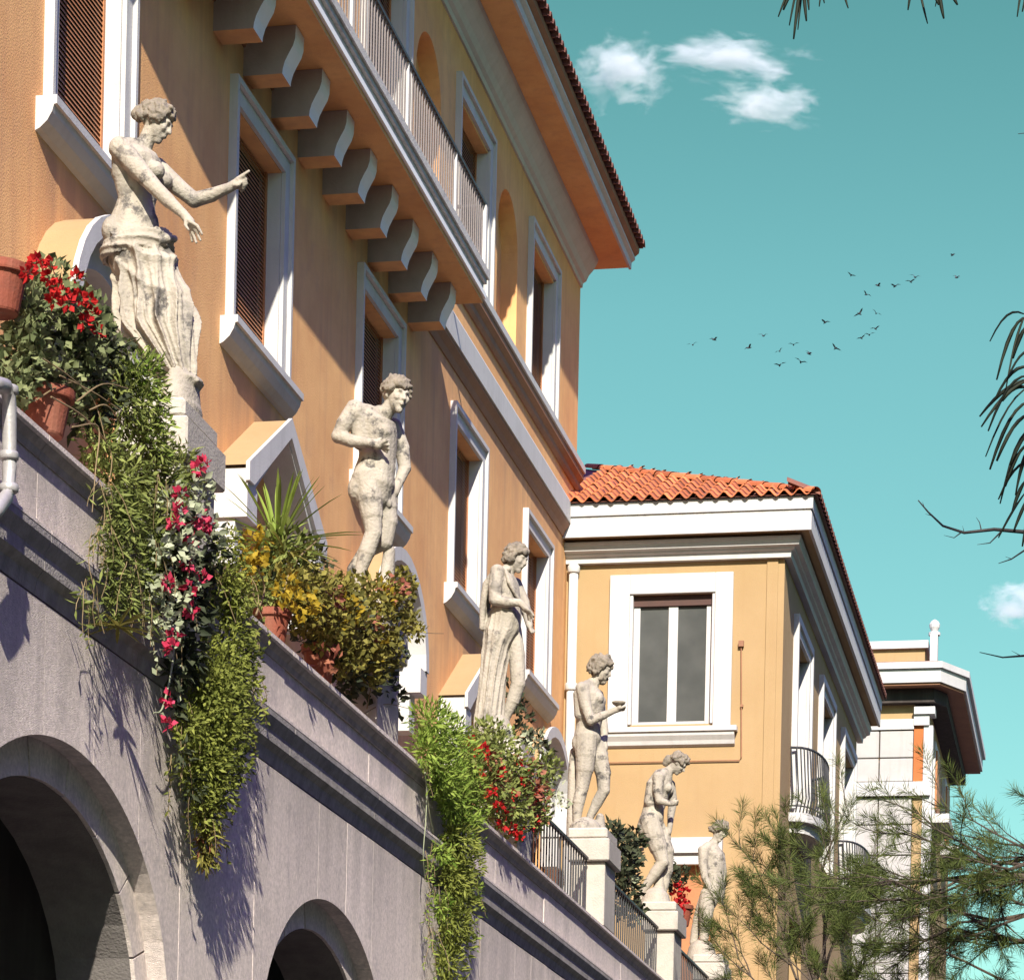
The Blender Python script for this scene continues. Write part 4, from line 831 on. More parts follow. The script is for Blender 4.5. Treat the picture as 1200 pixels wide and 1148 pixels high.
# ================================================================== PLANTS
def leafmesh(name, pts, dirs, nrm, ln, wd, m, parent, fold=.25, kind=None, droop=0.0):
    # every leaf: base, two mid edges, tip, folded along its rib
    n = len(pts); d = dirs/np.linalg.norm(dirs, axis=1, keepdims=True); s = np.cross(d, nrm); s /= np.linalg.norm(s, axis=1, keepdims=True)+1e-9; u = np.cross(s, d)
    ln = np.asarray(ln).reshape(-1, 1)*np.ones((n, 1)); wd = np.asarray(wd).reshape(-1, 1)*np.ones((n, 1))
    mid = pts+d*ln*.45; v = np.empty((n, 4, 3)); v[:, 0] = pts; v[:, 1] = mid+s*wd*.5+u*wd*fold; v[:, 2] = pts+d*ln-u*ln*droop; v[:, 3] = mid-s*wd*.5+u*wd*fold
    i = np.arange(n)[:, None]*4; f = np.concatenate([i+[0, 1, 2], i+[0, 2, 3]], axis=1).reshape(-1, 3)
    me = bpy.data.meshes.new(name); me.vertices.add(n*4); me.vertices.foreach_set('co', v.ravel()); me.loops.add(n*6); me.loops.foreach_set('vertex_index', f.ravel().astype(np.int32))
    me.polygons.add(n*2); me.polygons.foreach_set('loop_start', np.arange(0, n*6, 3, dtype=np.int32)); me.polygons.foreach_set('loop_total', np.full(n*2, 3, dtype=np.int32))
    me.materials.append(MAT[m]); me.update(calc_edges=True); me.validate(); return link(name, me, parent, kind)
def unit(n):
    v = rng.normal(size=(n, 3)); return v/np.linalg.norm(v, axis=1, keepdims=True)
def blob_pts(blobs, density, X=None, flat=1.0, fill=.5):
    # blobs: (px, py, r_px[, X]) spheres standing at plane X; returns points and outward vectors
    P_, O_ = [], []
    for q in blobs:
        c = aX(q[0], q[1], q[3] if len(q) > 3 else X); r = q[2]*1.15/ppm(c); n = max(4, int(density*2.2*r*r)); u = unit(n)
        rad = r*(rng.random(n)**fill)
        p = np.array(c)+u*rad[:, None]*np.array((1, 1.25, 1)); P_.append(p); O_.append(u)
    return np.concatenate(P_), np.concatenate(O_)
def clip_wall(p, o, x=-5.27):                                # keep leaves in front of the wall face
    lowz = p[:, 2] < 6.3; p[lowz, 0] = np.maximum(p[lowz, 0], x+rng.random(lowz.sum())*.03); return p, o
def flowers(parent, spots, m, r, petals=14, X=-5.4, name='flower'):
    for q in spots:
        c = np.array(aX(q[0], q[1], q[2] if len(q) > 2 else X)); u = unit(petals); u[:, 1] -= .5
        o = leafmesh(name, c+u*r*.35, u, unit(petals), r*rng.uniform(.7, 1.1, petals), r*.75, m, parent, .15)
def stems(parent, lines, m='dry', name='stem', r=.008, X=-5.3):
    for l in lines:
        p = [aX(q[0], q[1], q[2] if len(q) > 2 else X) for q in l]; P_ = []; e_ = [p[0]*2-p[1]]+p+[p[-1]*2-p[-2]]
        for i in range(1, len(e_)-2):
            for k in range(5):
                t = k/5; a, b_, c_, d_ = e_[i-1:i+3]; P_.append((b_*2+(c_-a)*t+(a*2-b_*5+c_*4-d_)*t*t+(b_*3-a-c_*3+d_)*t**3)*.5)
        P_.append(p[-1]); q = MB(); q.tube(P_, [r*(1-.5*i/len(P_)) for i in range(len(P_))], 5); q.build(name, m, parent)
def plant(name, label, cat, px, py, X=-5.5, group=None):
    c = aX(px, py, X); return thing(name, label, cat, c, group)
def pot(px, py, X, r, h, label, sq=False):
    c = aX(px, py, X); t = thing('flower_pot', label, 'pot', c, 'terracotta flower pots on the terrace wall')
    q = MB(); q.lathe(c, [(r*.68, 0), (r*.72, .01), (r*.95, h*.78), (r*.95, h*.79)], 24); q.build('pot_body', 'terracotta', t, smooth=False)
    q = MB(); q.lathe((c[0], c[1], c[2]+h*.79), [(r*1.08, 0), (r*1.1, .01), (r*1.1, h*.2), (r*1.02, h*.21), (r*.95, h*.18)], 24); q.build('rim', 'terracotta', t)
    q = MB(); q.lathe((c[0], c[1], c[2]+h*.9), [(r*.93, 0), (r*.9, .012)], 20); q.build('soil', 'soil', t)

def foliage(t, blobs, X, density, ln, wd, m, name='leaves', hang=0.0, up=0.2, fill=.5, clip=True, spread=.8):
    p, o = blob_pts(blobs, density, X, fill=fill)
    if clip: p, o = clip_wall(p, o)
    n = len(p); d = o*spread+unit(n)*.7; d[:, 2] += up-hang; d[:, 0] += .15
    nr = o+unit(n)*.6; nr[:, 2] += .5
    return leafmesh(name, p, d, nr, ln*rng.uniform(.6, 1.25, n), wd*rng.uniform(.7, 1.2, n), m, t, .2, kind='stuff')

def trailers(t, starts, L_, m, ln, wd, n, X=-5.24, sway=.2):
    # single hanging shoots of different length with leaves set along them
    P_, D_ = [], []; st_ = MB()
    for (px, py) in starts:
        for _ in range(n):
            p = aX(px+random.uniform(-10, 10), py+random.uniform(-8, 8), X+random.uniform(-.03, .06)); l = L_*random.uniform(.35, 1.25); d = Vector((random.uniform(-.3, .4), random.uniform(-.6, .6), -.6)); pts = [p.copy()]; k = max(4, int(l/.035))
            for i in range(k):
                d = (d+Vector((random.uniform(-1, 1)*sway, random.uniform(-1, 1)*sway*2, -.22))).normalized(); p = p+d*l/k
                p.x = max(p.x, -5.26); pts.append(p.copy())
                if random.random() < .8:
                    for _q in range(2): P_.append(tuple(p)); D_.append((random.uniform(-1, 1), random.uniform(-1, 1), random.uniform(-.9, .5)))
            st_.tube(pts, .0022, 4)
    st_.build('trailing_stems', 'dry', t, kind='stuff')
    q = len(P_); leafmesh('trailing_leaves', np.array(P_), np.array(D_), unit(q), ln*rng.uniform(.5, 1.3, q), wd*rng.uniform(.6, 1.2, q), m, t, .2, kind='stuff')

# geranium at the left edge
pot(-2, 368, -5.62, .145, .24, 'large square rimmed terracotta pot cut by the left picture edge')
t = plant('geranium', 'red flowering geranium with grey green leaves at upper left', 'plant', 60, 450)
foliage(t, [(60, 350, 38), (95, 375, 30), (35, 370, 26), (70, 395, 45), (110, 410, 28), (30, 420, 34), (80, 430, 40), (60, 460, 34), (15, 450, 25)], -5.55, 6500, .055, .045, 'gleaf')
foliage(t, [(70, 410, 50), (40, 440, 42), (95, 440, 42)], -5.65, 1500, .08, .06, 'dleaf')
stems(t, [[(20, 460, -5.5), (50, 420, -5.5), (60, 380, -5.5)], [(70, 470, -5.5), (90, 420, -5.45), (110, 390, -5.45)], [(40, 470, -5.45), (75, 450, -5.4), (120, 445, -5.4)], [(50, 420, -5.4), (80, 440, -5.35), (110, 470, -5.35), (125, 520, -5.3)]], 'dry', r=.0045)
flowers(t, [(43, 307), (33, 320), (58, 325), (66, 336), (74, 344), (88, 325), (64, 352), (80, 355), (94, 348), (104, 352), (108, 368), (116, 388), (50, 302), (100, 378), (60, 312)], 'red', .045, 15, -5.33)
pot(50, 512, -5.52, .15, .24, 'red terracotta pot below the geranium behind the coping')

# trailing succulent mass over the coping
t = plant('trailing_succulent', 'bushy trailing succulent spilling over the coping, with spiky leaves', 'plant', 150, 500)
foliage(t, [(160, 440, 30), (175, 478, 24), (150, 470, 34), (183, 525, 20), (165, 520, 34), (140, 560, 34), (180, 570, 36), (135, 610, 30), (165, 625, 34), (120, 650, 22), (150, 670, 28), (115, 690, 17), (110, 715, 13), (118, 600, 24), (112, 640, 22), (122, 560, 26), (130, 700, 20), (118, 520, 22), (108, 670, 18), (210, 545, 22), (215, 570, 18)], -5.36, 6500, .065, .017, 'sleaf', hang=.25)
foliage(t, [(176, 455, 20), (168, 430, 18), (182, 500, 18), (190, 535, 12)], -5.28, 5200, .05, .018, 'bright', hang=.1)
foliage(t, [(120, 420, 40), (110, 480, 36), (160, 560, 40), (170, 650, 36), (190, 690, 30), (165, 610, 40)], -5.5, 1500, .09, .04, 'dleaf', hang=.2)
stems(t, [[(70, 440, -5.4), (110, 460, -5.35), (140, 480, -5.3)], [(90, 470, -5.35), (120, 450, -5.3), (150, 455, -5.28)], [(60, 465, -5.35), (100, 490, -5.3), (130, 530, -5.28), (125, 580, -5.26)], [(85, 500, -5.3), (115, 500, -5.28), (112, 550, -5.26), (108, 600, -5.25)], [(105, 480, -5.3), (125, 475, -5.25), (145, 500, -5.25)]], 'dry', r=.005)
def rosette(parent, px, py, X, n, L_, w_, m, up_=.5, droop=.12):
    c = np.array(aX(px, py, X))
    for k in range(n):
        a = 2*math.pi*k/n*2.4+random.random()*.5; e_ = random.uniform(-.25, 1.0)*up_
        d = Vector((math.cos(a), math.sin(a), e_)).normalized(); s_ = d.cross(Vector((0, 0, 1))).normalized(); q = MB(); v = []; f = []
        for i in range(6):
            h = i/5; p = Vector(c)+d*L_*h+Vector((0, 0, -droop*L_*h*h)); hw = w_*(.55+.9*h)*(1-h)**.6 if h < 1 else 0.0005; v += [p+s_*hw+Vector((0, 0, hw*.5)), p, p-s_*hw+Vector((0, 0, hw*.5))]
        for i in range(5): f += [(3*i, 3*i+1, 3*i+4, 3*i+3), (3*i+1, 3*i+2, 3*i+5, 3*i+4)]
        q.add(v, f).build('leaf', m, parent)
trailers(t, [(120, 560), (110, 620), (105, 680), (150, 660), (165, 690), (190, 560), (130, 600)], .30, 'sleaf', .06, .015, 6)
rosette(t, 138, 735, -5.2, 26, .20, .014, 'olive', .7)

t = plant('pink_flowered_succulent', 'pale leaved trailing plant with bright pink flowers on the dark coping', 'plant', 220, 590)
foliage(t, [(225, 575, 22), (205, 600, 26), (235, 620, 20), (200, 640, 24), (185, 640, 14), (215, 665, 20), (180, 680, 15), (205, 700, 18), (185, 720, 15), (200, 730, 12)], -5.2, 2500, .055, .045, 'pale', hang=.1)
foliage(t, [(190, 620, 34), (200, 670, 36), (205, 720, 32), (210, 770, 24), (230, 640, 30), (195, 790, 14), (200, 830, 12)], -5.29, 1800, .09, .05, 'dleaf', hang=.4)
flowers(t, [(213, 580), (210, 600), (233, 603), (240, 615), (225, 617), (247, 616), (205, 614), (222, 637), (220, 660), (197, 684), (238, 678), (222, 690), (224, 714), (205, 745), (202, 758), (197, 818), (197, 848), (232, 550), (240, 545)], 'pink', .05, 16, -5.13)
stems(t, [[(205, 750, -5.2), (200, 790, -5.2), (190, 830, -5.22), (180, 835, -5.24)], [(190, 835, -5.2), (196, 846, -5.18)], [(215, 700, -5.2), (205, 750, -5.2)]], 'pale', r=.007)

trailers(t, [(190, 640), (215, 680), (200, 720), (185, 690), (230, 650)], .4, 'pale', .045, .03, 4)
t = plant('hanging_vine', 'long hanging vine tapering to a brown tip between the two arches', 'plant', 265, 640)
foliage(t, [(270, 640, 20), (268, 670, 22), (272, 700, 24), (272, 735, 26), (265, 765, 28), (250, 790, 38), (276, 800, 26), (243, 825, 42), (270, 845, 30), (238, 860, 40), (258, 890, 34), (232, 900, 34), (250, 925, 28), (238, 945, 24), (285, 770, 20), (218, 850, 22)], -5.22, 8500, .042, .019, 'vleaf', hang=.35)
foliage(t, [(285, 760, 14), (290, 790, 10), (283, 830, 12), (275, 880, 12), (225, 920, 14), (212, 880, 12), (270, 910, 12)], -5.2, 3600, .06, .02, 'dleaf', hang=.3)
foliage(t, [(240, 960, 20), (242, 985, 17), (240, 1005, 13)], -5.24, 7000, .07, .016, 'olive', hang=.9)
foliage(t, [(238, 985, 16), (243, 1005, 11)], -5.25, 2200, .07, .014, 'redleaf', hang=.9)

trailers(t, [(250, 660), (290, 680), (294, 740), (298, 790), (285, 830), (215, 830), (210, 880), (230, 930), (262, 900), (270, 860), (245, 960)], .32, 'vleaf', .045, .018, 6)
# spiky yucca behind pedestal one with yellow leaves under it
t = plant('yucca', 'spiky bright green yucca in front of the grey door hood', 'plant', 325, 640)
rosette(t, 325, 640, -5.6, 46, .62, .020, 'spiky', 2.6, .15)
rosette(t, 335, 650, -5.5, 22, .42, .014, 'olive', .8, .3)
t = plant('yellow_leaved_bush', 'low bush with clear yellow leaves under the yucca', 'plant', 320, 680)
foliage(t, [(300, 640, 18), (295, 665, 13)], -5.4, 3000, .05, .04, 'yleaf')
foliage(t, [(330, 640, 26), (350, 655, 24), (320, 670, 26), (345, 690, 24), (310, 700, 22), (285, 690, 20)], -5.55, 3200, .065, .035, 'sleaf')
foliage(t, [(365, 660, 22), (355, 690, 24), (310, 690, 26), (300, 720, 26), (330, 720, 24)], -5.62, 2000, .06, .04, 'dleaf')
stems(t, [[(330, 700, -5.4), (345, 660, -5.4), (375, 630, -5.35)], [(340, 690, -5.4), (370, 670, -5.38), (385, 672, -5.36)], [(300, 720, -5.4), (310, 690, -5.4), (300, 660, -5.4)]], 'dry', r=.008)
pot(318, 758, -5.50, .12, .24, 'terracotta pot in shade left under the yellow green shrub'); pot(374, 800, -5.50, .12, .26, 'crumbling orange terracotta pot right under the yellow green shrub')
t = plant('yellow_green_shrub', 'wide yellow green shrub with rusty leaves in front of the second pedestal', 'shrub', 400, 790)
foliage(t, [(340, 690, 24), (365, 695, 26), (395, 700, 28), (425, 705, 28), (455, 700, 24), (470, 685, 16), (350, 715, 22), (380, 730, 28), (410, 740, 30), (440, 745, 28), (400, 765, 24), (430, 780, 24), (450, 765, 20), (475, 730, 16), (490, 740, 8)], -5.38, 4600, .055, .042, 'olive')
foliage(t, [(345, 700, 22), (360, 710, 16), (405, 715, 18), (450, 700, 14), (440, 760, 14), (335, 690, 15)], -5.28, 1500, .055, .042, 'yleaf')
foliage(t, [(400, 735, 36), (440, 750, 34), (420, 790, 30), (375, 745, 28), (440, 800, 24), (455, 820, 18), (400, 790, 26)], -5.5, 1900, .075, .055, 'dleaf')
foliage(t, [(460, 690, 14), (430, 735, 14), (390, 700, 12), (385, 775, 14)], -5.3, 1500, .06, .05, 'redleaf')
stems(t, [[(395, 800, -5.45), (397, 770, -5.42), (390, 755, -5.4)], [(430, 830, -5.4), (440, 790, -5.4), (470, 745, -5.35), (520, 742, -5.3)], [(420, 840, -5.45), (450, 825, -5.4), (480, 830, -5.36)]], 'dry', r=.0045)

t = plant('hanging_green_plant', 'bright green hanging cushion plant falling down the wall beside the white pedestal', 'plant', 520, 850)
foliage(t, [(505, 845, 22), (520, 865, 26), (500, 880, 20), (535, 890, 26), (515, 905, 26), (545, 920, 22), (525, 935, 26), (550, 950, 18), (540, 965, 22)], -5.24, 7000, .075, .018, 'bright', hang=.15, up=.3)
foliage(t, [(530, 985, 27), (540, 1010, 24), (528, 1030, 26), (535, 1055, 25), (525, 1080, 24), (533, 1105, 22), (522, 1130, 22), (528, 1160, 20), (525, 1190, 16)], -5.24, 6500, .065, .018, 'vleaf', hang=.3)
foliage(t, [(515, 1000, 18), (550, 1040, 14), (512, 1060, 14), (545, 1090, 12), (555, 990, 12)], -5.26, 3000, .06, .02, 'bright', hang=.2)
stems(t, [[(498, 905, -5.22), (500, 925, -5.24), (499, 960, -5.25), (496, 1000, -5.26), (498, 1030, -5.28)], [(500, 925, -5.24), (503, 950, -5.25), (508, 975, -5.26)]], 'pale', r=.006)

trailers(t, [(505, 990), (512, 1040), (552, 980), (556, 1030), (550, 1080), (508, 1090), (495, 890)], .30, 'bright', .05, .016, 6)
t = plant('red_flowered_bush', 'bushy plant with small red flowers hanging beside the black railing', 'plant', 600, 950)
foliage(t, [(560, 880, 22), (585, 875, 22), (600, 900, 26), (575, 915, 26), (620, 920, 24), (600, 945, 26), (580, 950, 20), (625, 955, 18), (605, 970, 14), (640, 900, 16), (570, 860, 16)], -5.36, 4200, .06, .032, 'sleaf')
foliage(t, [(600, 920, 34), (575, 930, 26), (620, 940, 24), (565, 900, 22)], -5.46, 2000, .07, .05, 'redleaf')
foliage(t, [(630, 870, 14), (645, 925, 14), (655, 940, 10), (600, 868, 14), (585, 860, 12)], -5.45, 1300, .06, .04, 'pale')
flowers(t, [(553, 868), (560, 880), (566, 878), (572, 888), (563, 905), (570, 930), (578, 926), (618, 900), (622, 908), (615, 915), (625, 928), (632, 932), (628, 925), (585, 945), (595, 955), (600, 970), (620, 968), (628, 962), (590, 965), (610, 980), (588, 905), (600, 930), (608, 890)], 'red', .055, 14, -5.26)
t = plant('leafy_shrub', 'dark glossy leaved shrub between the two white pedestals', 'shrub', 730, 1050)
foliage(t, [(718, 975, 10), (728, 990, 14), (742, 985, 12), (735, 1010, 14), (725, 1025, 12), (738, 1040, 14), (730, 1060, 12), (745, 1065, 8)], -5.7, 2600, .10, .06, 'dleaf')
foliage(t, [(745, 1005, 9), (735, 1030, 9), (742, 1075, 8)], -5.7, 2200, .07, .05, 'pale')
pot(797, 1085, -5.72, .16, .28, 'small terracotta pot holding orange flowers between the last statues')
t = plant('orange_flowered_plant', 'tall clump of orange red flowers behind the bowed statue', 'plant', 797, 1060, -5.72)
foliage(t, [(790, 1035, 9), (800, 1025, 8), (785, 1022, 9), (800, 1070, 8), (778, 1008, 7)], -5.74, 2600, .09, .05, 'dleaf')
flowers(t, [(793, 1040), (799, 1038), (803, 1045), (792, 1049), (799, 1053), (794, 1060), (802, 1060), (798, 1067), (801, 1072), (805, 1052)], 'red', .075, 14, -5.68)
t = plant('climbing_ivy', 'small dark ivy patch on the arched hood behind the robed statue', 'plant', 620, 870, -7.9)
foliage(t, [(612, 862, 10), (628, 868, 10), (605, 820, 10), (600, 800, 7), (615, 840, 8), (640, 880, 8)], -8.1, 1500, .10, .07, 'dleaf', clip=False)

# pipe at the left edge
t = MB(); c = lambda px, py: aX(px, py, -5.2)
t.tube([c(-14, 449), c(-2, 450), c(6, 452), c(10, 460), c(11, 480), c(11, 545), c(10, 575), c(7, 583), c(-4, 598), c(-12, 604)], .035, 12)
for py in (457, 534, 572): p = c(10.5, py); t.lathe((p.x, p.y, p.z-.02), [(.04, 0), (.046, .005), (.046, .035), (.04, .04)], 12)
o = t.build('drain_pipe', 'pipe', smooth=True); o['label'] = 'grey bent metal pipe against the wall at left edge'; o['category'] = 'pipe'

# ================================================================== TREES
def needles(name, centers, dirs, per, ln, wd, m, parent, cone=.9):
    n = len(centers)*per; c = np.repeat(np.array(centers), per, axis=0); d = np.repeat(np.array(dirs), per, axis=0)
    c = c+d*rng.uniform(-.5, .5, (n, 1))*ln*.9; dd = d*1.0+unit(n)*cone
    return leafmesh(name, c, dd, unit(n), ln*rng.uniform(.6, 1.15, n), wd, m, parent, .05, kind='stuff')
def branchy(mb, p, d, L_, r, depth, tips, rnd, up_=.15, nseg=5, kids=3):
    pts = [p.copy()]; rad = [r]; d = d.normalized(); q = p.copy()
    for i in range(nseg):
        d = (d+Vector((rnd.uniform(-.22, .22), rnd.uniform(-.22, .22), rnd.uniform(-.12, .2)+up_*.3))).normalized(); q = q+d*L_/nseg; pts.append(q.copy()); rad.append(r*(1-.75*(i+1)/nseg))
        if depth > 0 and i >= 1:
            for _ in range(1 if rnd.random() < .75 else 2):
                e_ = (d+Vector((rnd.uniform(-1, 1), rnd.uniform(-1, 1), rnd.uniform(-.4, .7)))*.95).normalized()
                branchy(mb, q.copy(), e_, L_*rnd.uniform(.42, .62), r*.45, depth-1, tips, rnd, up_, 4)
        if depth <= 1 and i >= 1: tips.append((q.copy(), d.copy()))
    mb.tube(pts, rad, 6 if depth else 4)
    tips.append((q.copy(), d.copy()))
def pine(label, base, heads, seed, upb, ln=.14, per=34, m='needle'):
    rnd = random.Random(seed); t = thing('pine_tree', label, 'tree', (base[0], base[1], 0), 'pine trees in front of the houses')
    top = Vector((base[0], base[1], base[2])); tr = MB(); tr.tube([Vector((base[0]+.3, base[1]+.2, 0)), Vector((base[0]+.1, base[1]+.1, base[2]*.5)), top], [.22, .16, .06], 10); tr.build('trunk', 'bark', t)
    mb = MB(); tips = []
    for h in heads:
        s_ = Vector(h[0]); e_ = Vector(h[1]); branchy(mb, s_, e_-s_, (e_-s_).length, h[2], h[3] if len(h) > 3 else 2, tips, rnd, upb)
    mb.build('limbs', 'bark', t)
    needles('needles', [tuple(q) for q, _ in tips], [tuple(d) for _, d in tips], per, ln, .0048*ln/.14, m, t, 1.0)
    return tips
g = lambda px, py, Y: aY(px, py, Y)
YP = 36.0
pine('sunlit pine top in front of the yellow wing and its last statue', (g(960, 1250, YP).x, YP, g(960, 1230, YP).z),
     [(g(960, 1230, YP), g(903, 1065, YP), .025), (g(960, 1230, YP), g(950, 1020, YP+.5), .04), (g(960, 1230, YP), g(1000, 1100, YP), .035), (g(960, 1240, YP), g(1010, 1150, YP-.5), .03), (g(955, 1150, YP), g(925, 1040, YP-.4), .02), (g(930, 1230, YP), g(912, 1110, YP-.6), .022), (g(985, 1230, YP), g(960, 1090, YP-.6), .025), (g(955, 1150, YP), g(975, 1070, YP+.3), .025)], 11, -.02, ln=.17, per=34)
YQ = 27.0
pine('dark pine branches reaching in from the right edge', (g(1330, 1000, YQ).x, YQ+.3, g(1330, 950, YQ).z),
     [(g(1330, 1050, YQ), g(1130, 985, YQ), .035), (g(1330, 1000, YQ), g(1080, 1010, YQ-.3), .03), (g(1330, 1000, YQ), g(1130, 990, YQ+.3), .04), (g(1330, 1060, YQ), g(1120, 1060, YQ), .04), (g(1330, 1090, YQ), g(1160, 1130, YQ-.3), .04), (g(1330, 1040, YQ), g(1080, 1020, YQ+.2), .035, 2), (g(1320, 1030, YQ), g(1180, 1010, YQ-.4), .035), (g(1330, 1120, YQ), g(1150, 1080, YQ+.4), .04), (g(1330, 1150, YQ), g(1040, 1130, YQ), .035)], 21, -.22, ln=.16, per=30)

def sky_block_tree(x, y, h, r, label, seed):  # unseen trees, added to block low sky and deepen the facade shade
    rn = np.random.default_rng(seed); t = thing('sky_block_tree', label, 'tree', (x, y, 0), 'unseen trees added to block low sky')
    q = MB(); q.tube([(x, y, 0), (x+.1, y, h*.5), (x, y, h*.9)], [.35, .25, .06], 10)
    for k in range(14):
        a = random.uniform(0, 6.28); z = h*random.uniform(.15, .85); q.tube([(x, y, z), (x+r*.6*math.cos(a), y+r*.6*math.sin(a), z+.8)], [.09, .03], 6)
    q.build('trunk', 'bark', t)
    c = rn.normal(size=(90, 3)); c /= np.linalg.norm(c, axis=1, keepdims=True); c *= rn.random((90, 1))**.4; c = c*np.array((r, r, h*.46))+np.array((x, y, h*.54))
    n = 9000; u = rn.normal(size=(n, 3)); u /= np.linalg.norm(u, axis=1, keepdims=True); p = c[rn.integers(0, 90, n)]+u*(rn.random((n, 1))**.4)*1.1
    leafmesh('crown', p, u+rn.normal(size=(n, 3))*.5, rn.normal(size=(n, 3)), .34, .2, 'dleaf', t, .15, kind='stuff')
ORD_T = 'first second third fourth fifth sixth seventh eighth'.split()
for k, (x, y) in enumerate([(5.5, 2), (6.5, 9), (5.8, 16), (7, 23), (6, 30), (6.8, 37), (5.8, 44), (6.6, 51)]):
    sky_block_tree(x, y, 19+2*math.sin(k*2.1), 3.3, 'tall dark leaved tree added to block sky light, %s in the unseen row facing the terrace' % ORD_T[k], 40+k)

# overhanging tree close to the camera: drooping strands and bare twigs
YO = 12.0
ot = thing('weeping_tree', 'dark drooping branches and bare twigs hanging in from the right and top edges', 'tree', (g(1420, 900, YO).x, YO, 0))
tr = MB(); gx = g(1420, 600, YO); tr.tube([(gx.x+.1, YO, 0), (gx.x, YO, gx.z-1), (gx.x-.1, YO, g(1420, -200, YO).z)], [.16, .13, .08], 10); tr.build('trunk', 'twig', ot)
tw = MB()
def tpath(pts, r): tw.tube([g(*q, YO) if len(q) == 2 else g(q[0], q[1], YO+q[2]) for q in pts], [r*(1-.8*i/(len(pts)-1)) for i in range(len(pts))], 5)
tpath([(1420, 560), (1330, 600), (1260, 618), (1200, 623), (1165, 620), (1130, 624), (1105, 616), (1088, 600), (1076, 586)], .012)
tpath([(1150, 621), (1148, 612), (1144, 606)], .003); tpath([(1126, 624), (1118, 630), (1106, 627)], .003); tpath([(1175, 621), (1160, 636), (1145, 638)], .004); tpath([(1130, 624), (1128, 616)], .002); tpath([(1092, 604), (1084, 602)], .002); tpath([(1083, 594), (1081, 588)], .002)
tpath([(1300, 600), (1240, 640), (1200, 645), (1185, 655), (1170, 660)], .007); tpath([(1186, 655), (1178, 652)], .002)
tpath([(1350, 780), (1260, 770), (1200, 768), (1175, 770), (1148, 764)], .008); tpath([(1196, 768), (1185, 762)], .002)
tpath([(1420, 100), (1330, 330), (1260, 400), (1205, 430)], .02); tpath([(1420, 20), (1250, -40), (1080, -25), (940, -30)], .025); tpath([(1330, 150), (1240, 152), (1193, 157)], .006)
tw.build('twigs', 'twig', ot)
lf = MB()
def strand(pts, w_=.009):                                       # one long drooping leaf, narrow blade with a little thickness
    P_ = [g(q[0], q[1], YO+(q[2] if len(q) > 2 else 0)) for q in pts]; n = len(P_); lf.tube(P_, [w_*(.35+.65*math.sin(math.pi*min(1, (i+.4)/(n-.3)))) for i in range(n)], 4)
def arc(x0, y0, x1, y1, bend, w_=.008):
    z = random.uniform(-.15, .15); pts = []
    for i in range(7):
        h = i/6; pts.append((x0+(x1-x0)*h, y0+(y1-y0)*h-bend*4*h*(1-h)*.5-bend*math.sin(math.pi*h)*.3, z))
    strand(pts, w_)
for a in [(1205, 372, 1168, 445, 26), (1200, 368, 1160, 400, 18), (1210, 380, 1187, 420, 14), (1200, 372, 1178, 460, 14), (1205, 440, 1158, 505, 22), (1208, 452, 1155, 535, 20), (1203, 446, 1150, 500, 10), (1206, 470, 1160, 550, 22), (1206, 485, 1168, 540, 14), (1208, 500, 1172, 590, 22), (1204, 455, 1175, 470, 10), (1205, 520, 1178, 570, 12), (1207, 540, 1170, 585, 14), (1205, 560, 1186, 600, 8), (1203, 575, 1170, 630, 4), (1206, 580, 1188, 622, 2), (1208, 590, 1198, 640, 2), (1206, 430, 1165, 470, 16), (1200, 445, 1148, 488, 8), (1210, 410, 1180, 445, 12), (1207, 525, 1190, 580, 12), (1210, 505, 1184, 545, 10)]: arc(*a, w_=random.uniform(.005, .010))
for a in [(938, -30, 912, 20, 8), (938, -30, 925, 30, 4), (940, -32, 930, 46, 3), (940, -30, 945, 25, -2), (936, -25, 918, 12, 4), (942, -30, 935, 35, 3), (945, -30, 948, 12, -3), (965, -28, 960, 8, 2), (960, -28, 966, 4, 0), (985, -28, 994, 10, -4), (1070, -25, 1064, 12, 2), (1075, -25, 1087, 28, -3), (1090, -25, 1100, 6, -2), (1098, -26, 1106, 22, -4), (1110, -26, 1122, 6, -4), (1105, -26, 1096, 8, 2), (1200, -30, 1192, 20, 3), (1210, -30, 1198, 14, 4)]: arc(*a, w_=random.uniform(.005, .009))
lf.build('leaves', 'needleshade', ot, smooth=True)

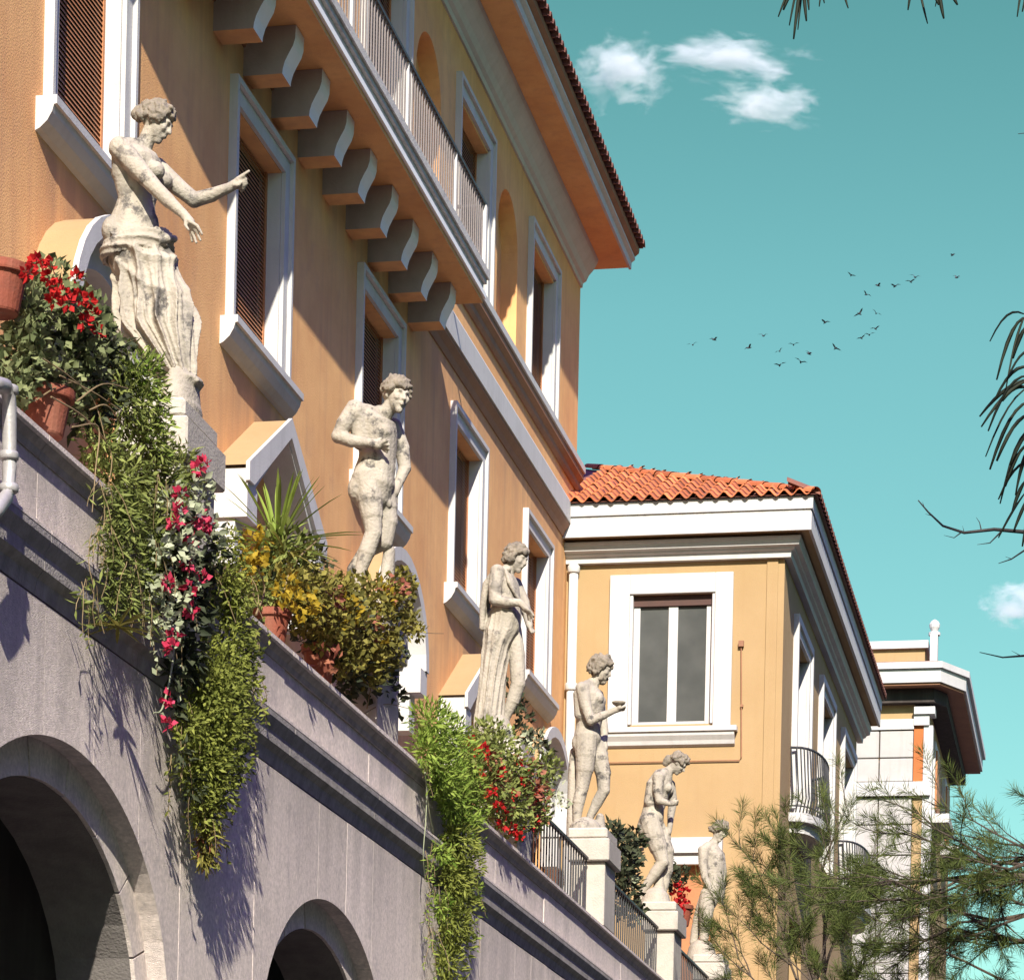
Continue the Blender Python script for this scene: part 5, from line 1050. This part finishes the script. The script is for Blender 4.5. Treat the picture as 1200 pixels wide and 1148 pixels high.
# ================================================================== BIRDS
bird = MB(); bird.lathe((0, 0, 0), [(.002, -.09), (.012, -.07), (.022, -.02), (.02, .03), (.012, .06), (.003, .085)], 8)
bird.v = [(x, z, y) for x, y, z in bird.v]
for s_ in (-1, 1):
    bird.add([(s_*.012, .03, .01), (s_*.012, -.03, .01), (s_*.09, -.02, .06), (s_*.08, .04, .055), (s_*.19, -.05, .035), (s_*.1, .035, .06)], [(0, 1, 2, 3), (3, 2, 4, 5)])
bird_me = bird.mesh('bird', 'feather')
ORD = 'first second third fourth fifth sixth seventh eighth ninth tenth eleventh twelfth'.split()
BX = [165, 232, 341, 386, 436, 437, 480, 502, 528, 579, 611, 686, 738, 692, 717, 736, 707, 660, 744, 797, 846, 860, 977, 990]; RK = [sorted(BX).index(x) for x in BX]
for i, (x, y) in enumerate([(165,411),(232,395),(341,420),(386,383),(436,431),(437,475),(480,411),(502,465),(528,439),(579,341),(611,422),(686,314),(738,313),(692,390),(717,380),(736,361),(707,254),(660,194),(744,226),(797,228),(846,214),(860,200),(977,131),(990,201)]):
    px, py = 750+x/2.667, 250+y/2.667; p = aY(px, py, 112+random.uniform(-6, 6))
    o = bpy.data.objects.new('bird', bird_me); COL.objects.link(o); o.location = p; o.rotation_euler = (random.uniform(-.3, .3), random.uniform(-.5, .5), random.uniform(-1.2, 1.2)); k = random.uniform(1.0, 1.4); o.scale = (k, k, k)
    o['label'] = '%s bird counted from the %s end of the flying flock' % (ORD[min(RK[i], 23-RK[i])], 'left' if RK[i] < 12 else 'right'); o['category'] = 'bird'; o['group'] = 'birds flying in a loose flock'

# ================================================================== CLOUDS (real volumes far behind the houses)
def cloudmat(seed, dens):
    m = bpy.data.materials.new('cloud_vapour'); m.use_nodes = True; t = m.node_tree; t.nodes.clear(); N = t.nodes.new; K = t.links.new
    tc = N('ShaderNodeTexCoord'); ln = N('ShaderNodeVectorMath'); ln.operation = 'LENGTH'; K(tc.outputs['Object'], ln.inputs[0])
    ad = N('ShaderNodeVectorMath'); ad.operation = 'ADD'; ad.inputs[1].default_value = (seed*7.3, seed*3.1, seed*1.7); K(tc.outputs['Object'], ad.inputs[0])
    n = N('ShaderNodeTexNoise'); n.inputs['Scale'].default_value = 1.9; n.inputs['Detail'].default_value = 5; n.inputs['Roughness'].default_value = .62; n.inputs['Distortion'].default_value = .3; K(ad.outputs[0], n.inputs['Vector'])
    a = N('ShaderNodeMath'); a.operation = 'MULTIPLY_ADD'; a.inputs[1].default_value = 2.6; a.inputs[2].default_value = -.62; K(n.outputs['Fac'], a.inputs[0])
    s = N('ShaderNodeMath'); s.operation = 'SUBTRACT'; K(a.outputs[0], s.inputs[0]); K(ln.outputs['Value'], s.inputs[1])
    r = N('ShaderNodeMapRange'); r.interpolation_type = 'SMOOTHSTEP'; r.inputs[1].default_value = 0; r.inputs[2].default_value = .38; r.inputs[4].default_value = dens; K(s.outputs[0], r.inputs[0])
    v = N('ShaderNodeVolumePrincipled'); v.inputs['Color'].default_value = (.97, .98, .98, 1); v.inputs['Anisotropy'].default_value = 0.0; K(r.outputs[0], v.inputs['Density'])
    o = N('ShaderNodeOutputMaterial'); K(v.outputs[0], o.inputs['Volume']); return m
CL = [((732, 84), 72, 47, 'rounded white cloud just right of the roof edge', 1), ((858, 70), 104, 33, 'long thin white cloud at upper centre of the sky', 2), ((897, 121), 78, 33, 'white cloud slanting below the long one', 3.3), ((1198, 709), 60, 34, 'small white cloud cut by the right picture edge', 4.2)]
for (px, py), rx, rz, lab, sd in CL:
    Yc = 620.0; c = aY(px, py, Yc); k = ppm(c)
    bm = bmesh.new(); bmesh.ops.create_icosphere(bm, subdivisions=3, radius=1.25)
    for v in bm.verts: v.co *= 1+.08*math.sin(v.co.x*5+sd)*math.cos(v.co.y*4+sd)
    me = bpy.data.meshes.new('cloud'); bm.to_mesh(me); bm.free(); me.materials.append(cloudmat(sd, .17))
    o = bpy.data.objects.new('cloud', me); COL.objects.link(o); o.location = c; o.scale = (rx/k, 7.0, rz/k); o.rotation_euler = (0, math.radians(8 if sd in (2, 3.3) else 0), 0)
    o['label'] = lab; o['category'] = 'cloud'; o['group'] = 'clouds'
